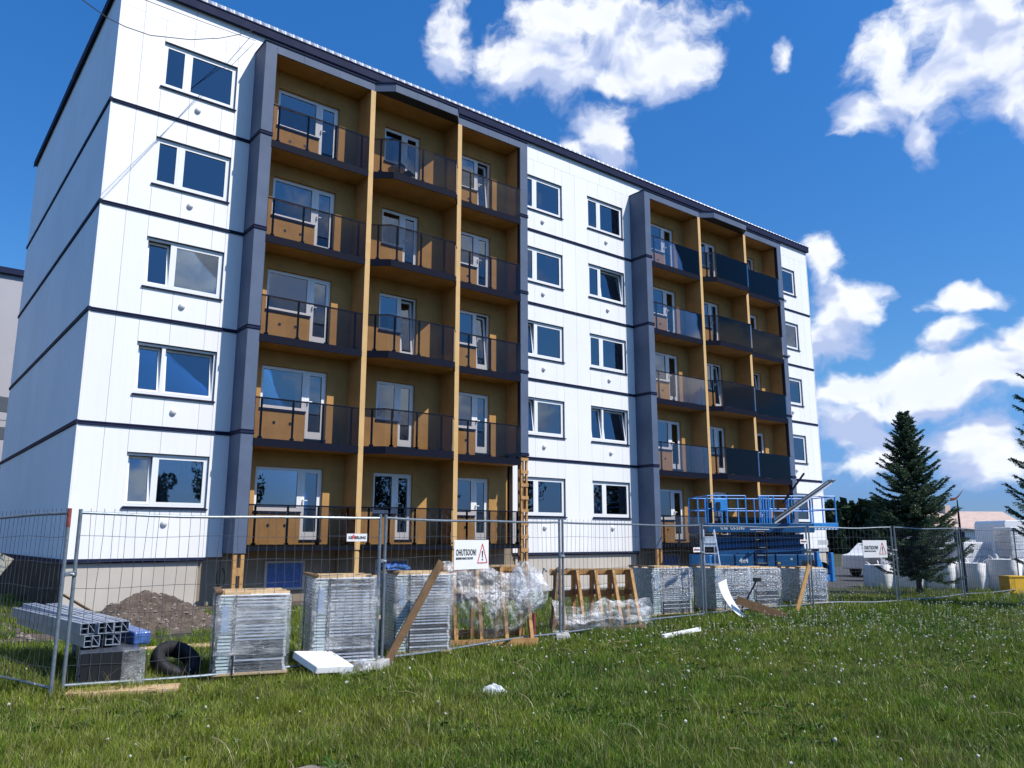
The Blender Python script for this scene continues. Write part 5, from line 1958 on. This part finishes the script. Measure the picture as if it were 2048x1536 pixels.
def make_grass():
    xs, ys, ds = [], [], []
    for d0, d1, dens in ((3.4, 4.5, 3500), (4.5, 7.2, 8000), (7.2, 10.5, 4300), (10.5, 15, 1900), (15, 24, 620), (24, 34, 100)):
        x, y, d = grass_positions(d0, d1, dens)
        xs.append(x), ys.append(y), ds.append(d)
    x, y, d = np.concatenate(xs), np.concatenate(ys), np.concatenate(ds)
    n1 = vnoise(x, y, .55, 1) * .6 + vnoise(x, y, 1.7, 2) * .4
    n2 = vnoise(x, y, 3.1, 3)
    keep = (y < -1.9) | (x < -.2)
    site = y > -9.4 + .03 * x                       # inside the site: patchy
    keep &= (~site) | (n1 > .44)
    keep &= ~((np.abs(x - .75) < 1.5) & (np.abs(y + 4.3) < 1.0))
    keep &= ~((x > 18.4) & (y > -6.5)) & (x < 25.5 + 0 * x)
    bare = np.exp(-(((x + 1.05) / .42) ** 2 + ((y + 15.35) / .24) ** 2))
    keep &= (bare * (.6 + .8 * n2)) < .30
    keep &= rng.uniform(0, 1, len(x)) < .45 + .75 * n2
    x, y, d, n1, n2 = x[keep], y[keep], d[keep], n1[keep], n2[keep]
    n = len(x)
    tall = .035 + .065 * n2 + .055 * vnoise(x, y, .8, 9)
    tall *= np.where(y > -11.4, 1.45, 1.0)
    h = .85 * tall * rng.uniform(.55, 1.35, n)
    stalk = rng.uniform(0, 1, n) < .022
    h = np.where(stalk, h * 1.7 + .05, h)
    w = np.clip(.0014 + .00028 * d, .0024, .009) * rng.uniform(.7, 1.3, n)
    w = np.where(stalk, w * .6, w)
    a = rng.uniform(0, 2 * np.pi, n)
    lean = rng.uniform(.03, 1.0, n) ** 1.7 * h
    la = rng.uniform(0, 2 * np.pi, n)
    bx, by = np.cos(a) * w, np.sin(a) * w
    lx, ly = np.cos(la) * lean, np.sin(la) * lean
    z0 = np.full(n, -.005)
    P = np.empty((n, 5, 3), np.float32)
    P[:, 0] = np.stack([x - bx, y - by, z0], 1)
    P[:, 1] = np.stack([x + bx, y + by, z0], 1)
    P[:, 2] = np.stack([x + bx * .75 + lx * .35, y + by * .75 + ly * .35, h * .58], 1)
    P[:, 3] = np.stack([x - bx * .75 + lx * .35, y - by * .75 + ly * .35, h * .58], 1)
    P[:, 4] = np.stack([x + lx, y + ly, h * .98], 1)
    base = np.arange(n)[:, None] * 5
    F = np.concatenate([base + np.array([[0, 1, 2]]), base + np.array([[0, 2, 3]]), base + np.array([[3, 2, 4]])], 1).reshape(-1)
    # own colours of the blades: fresh green, yellow green, straw
    cA, cB, cC = np.array([.092, .180, .018]), np.array([.225, .275, .030]), np.array([.280, .245, .100])
    t = np.clip(n1 * 1.4 - .25 + rng.normal(0, .18, n), 0, 1)[:, None]
    c = cA * (1 - t) + cB * t
    s = ((rng.uniform(0, 1, n) < .05 + .22 * np.clip(vnoise(x, y, .9, 5) - .45, 0, 1) + .25 * np.clip((12 - d) / 8, 0, 1) * np.clip(vnoise(x, y, .7, 12) - .4, 0, 1)) | stalk)[:, None]
    c = np.where(s, cC, c) * rng.uniform(.5, 1.5, n)[:, None] * (.7 + .6 * vnoise(x, y, 6.0, 21))[:, None]
    T = np.repeat(c[:, None, :], 5, axis=1).reshape(-1, 3)
    # broad weed rosettes and long bent dry stalks among the blades
    PV, PF, PT = [P.reshape(-1, 3)], [F], [T]
    off = n * 5
    g = np.random.default_rng(31)
    dd = np.sqrt(g.uniform(4.6 ** 2, 19 ** 2, 5200))
    ll = g.uniform(-.70, .70, 5200) * dd
    wx, wy = cx + fx * dd + fy * ll, cy + fy * dd - fx * ll
    ok = (wy < -9.2) & (vnoise(wx, wy, .8, 41) > .38)
    wv, wf, wt = [], [], []
    for X, Y in zip(wx[ok], wy[ok]):
        a0, sz, tn = g.uniform(0, 6.28), g.uniform(.05, .115), g.uniform(.6, 1.2)
        for k in range(7):
            a1 = a0 + k * .9 + g.uniform(-.2, .2)
            c1, s1 = math.cos(a1), math.sin(a1)
            l1, rise, hw = sz * g.uniform(.7, 1.2), g.uniform(.25, .8), sz * .17
            b0 = len(wv)
            wv += [(X, Y, .01), (X + c1 * l1 * .6 - s1 * hw, Y + s1 * l1 * .6 + c1 * hw, .012 + l1 * rise * .7), (X + c1 * l1, Y + s1 * l1, .01 + l1 * rise * .55), (X + c1 * l1 * .6 + s1 * hw, Y + s1 * l1 * .6 - c1 * hw, .012 + l1 * rise * .7)]
            wf += [b0, b0 + 1, b0 + 2, b0, b0 + 2, b0 + 3]
            wt += [(.055 * tn, .125 * tn, .018 * tn)] * 4
    for k in range(330):
        d_ = math.sqrt(g.uniform(4.6 ** 2, 15 ** 2))
        l_ = g.uniform(-.70, .70) * d_
        X, Y = cx + fx * d_ + fy * l_, cy + fy * d_ - fx * l_
        if Y > -11.0:
            continue
        a1, ln, hw = g.uniform(0, 6.28), g.uniform(.16, .42), .0022 + .0002 * d_
        c1, s1, cv = math.cos(a1), math.sin(a1), g.uniform(.5, 1.5)
        b0 = len(wv)
        for q in range(6):
            u = q / 5
            r_, z_ = ln * (.15 * u + .75 * u * u * cv * .7), ln * (u - .55 * cv * u * u)
            wv += [(X + c1 * r_ - s1 * hw, Y + s1 * r_ + c1 * hw, max(.015, z_)), (X + c1 * r_ + s1 * hw, Y + s1 * r_ - c1 * hw, max(.015, z_) + .004)]
            wt += [(.25, .225, .11)] * 2
        for q in range(5):
            e = b0 + 2 * q
            wf += [e, e + 1, e + 3, e, e + 3, e + 2]
    PV.append(np.array(wv))
    PF.append(np.array(wf) + off)
    PT.append(np.array(wt))
    o = quick_mesh('grass', np.concatenate(PV), np.concatenate(PF), 3, M['blade'], np.concatenate(PT))
    tag(o, kind='stuff')
    return n


NBL = make_grass()
print('blades', NBL)


# dandelion clocks: a fluffy ball on a thin stalk
def dandelion_mesh(seed):
    r = random.Random(seed)
    mb = MB()
    h = r.uniform(.14, .24)
    top = (r.uniform(-.03, .03), r.uniform(-.03, .03), h)
    mb.tube([(0, 0, 0), (top[0] * .4, top[1] * .4, h * .6), top], .0022, 3, 1, caps=False)
    bm = bmesh.new()
    bmesh.ops.create_icosphere(bm, subdivisions=2, radius=.0185)
    vs = [(v.co + v.co.normalized() * r.uniform(-.004, .004)) + Vector(top) for v in bm.verts]
    fs = [tuple(v.index for v in f.verts) for f in bm.faces]
    bm.free()
    mb._add(vs, fs, 0)
    return mb.mesh('dandelion_clock', [M['tuft'], M['stem']])


DM = [dandelion_mesh(k) for k in range(6)]
drng = np.random.default_rng(4)
cand = []
while len(cand) < 1500:
    d = math.sqrt(drng.uniform(5.0 ** 2, 25 ** 2))
    l = drng.uniform(-.66, .66) * d
    x, y = cx + fx * d + fy * l, cy + fy * d - fx * l
    if y > -8.6 and drng.random() > .16:
        continue
    if y > -2 or (x > 18.4 and y > -6.5) or (abs(x - .75) < 1.6 and abs(y + 4.3) < 1.1):
        continue
    dens = .13 + .87 * min(1, max(0, (d - 8.0) / 6)) * min(1, max(.10, (x + 1) / 7))
    if drng.random() > dens:
        continue
    cand.append((d, x, y))
cand.sort()
dnear = cand[:300]
for d, x, y in dnear:
    o = link('dandelion_clock', DM[int(drng.integers(6))])
    o.location = (x, y, 0)
    o.rotation_euler = (0, 0, drng.uniform(0, 6.28))
    s = drng.uniform(.42, .88)
    o.scale = (s, s, s * drng.uniform(.85, 1.15))
    tag(o, 'white dandelion clock on a thin stalk in the lawn grass', 'dandelion', 'dandelion clocks in the lawn')
mb = MB()
for d, x, y in cand[300:]:
    me = DM[int(drng.integers(6))]
    s = drng.uniform(.5, .85)
    mb._add([(v.co.x * s + x, v.co.y * s + y, v.co.z * s) for v in me.vertices], [tuple(p.vertices) for p in me.polygons], 0)
tag(mb.build('distant_dandelions', M['tuft']), kind='stuff')
print('objects', len(bpy.data.objects))
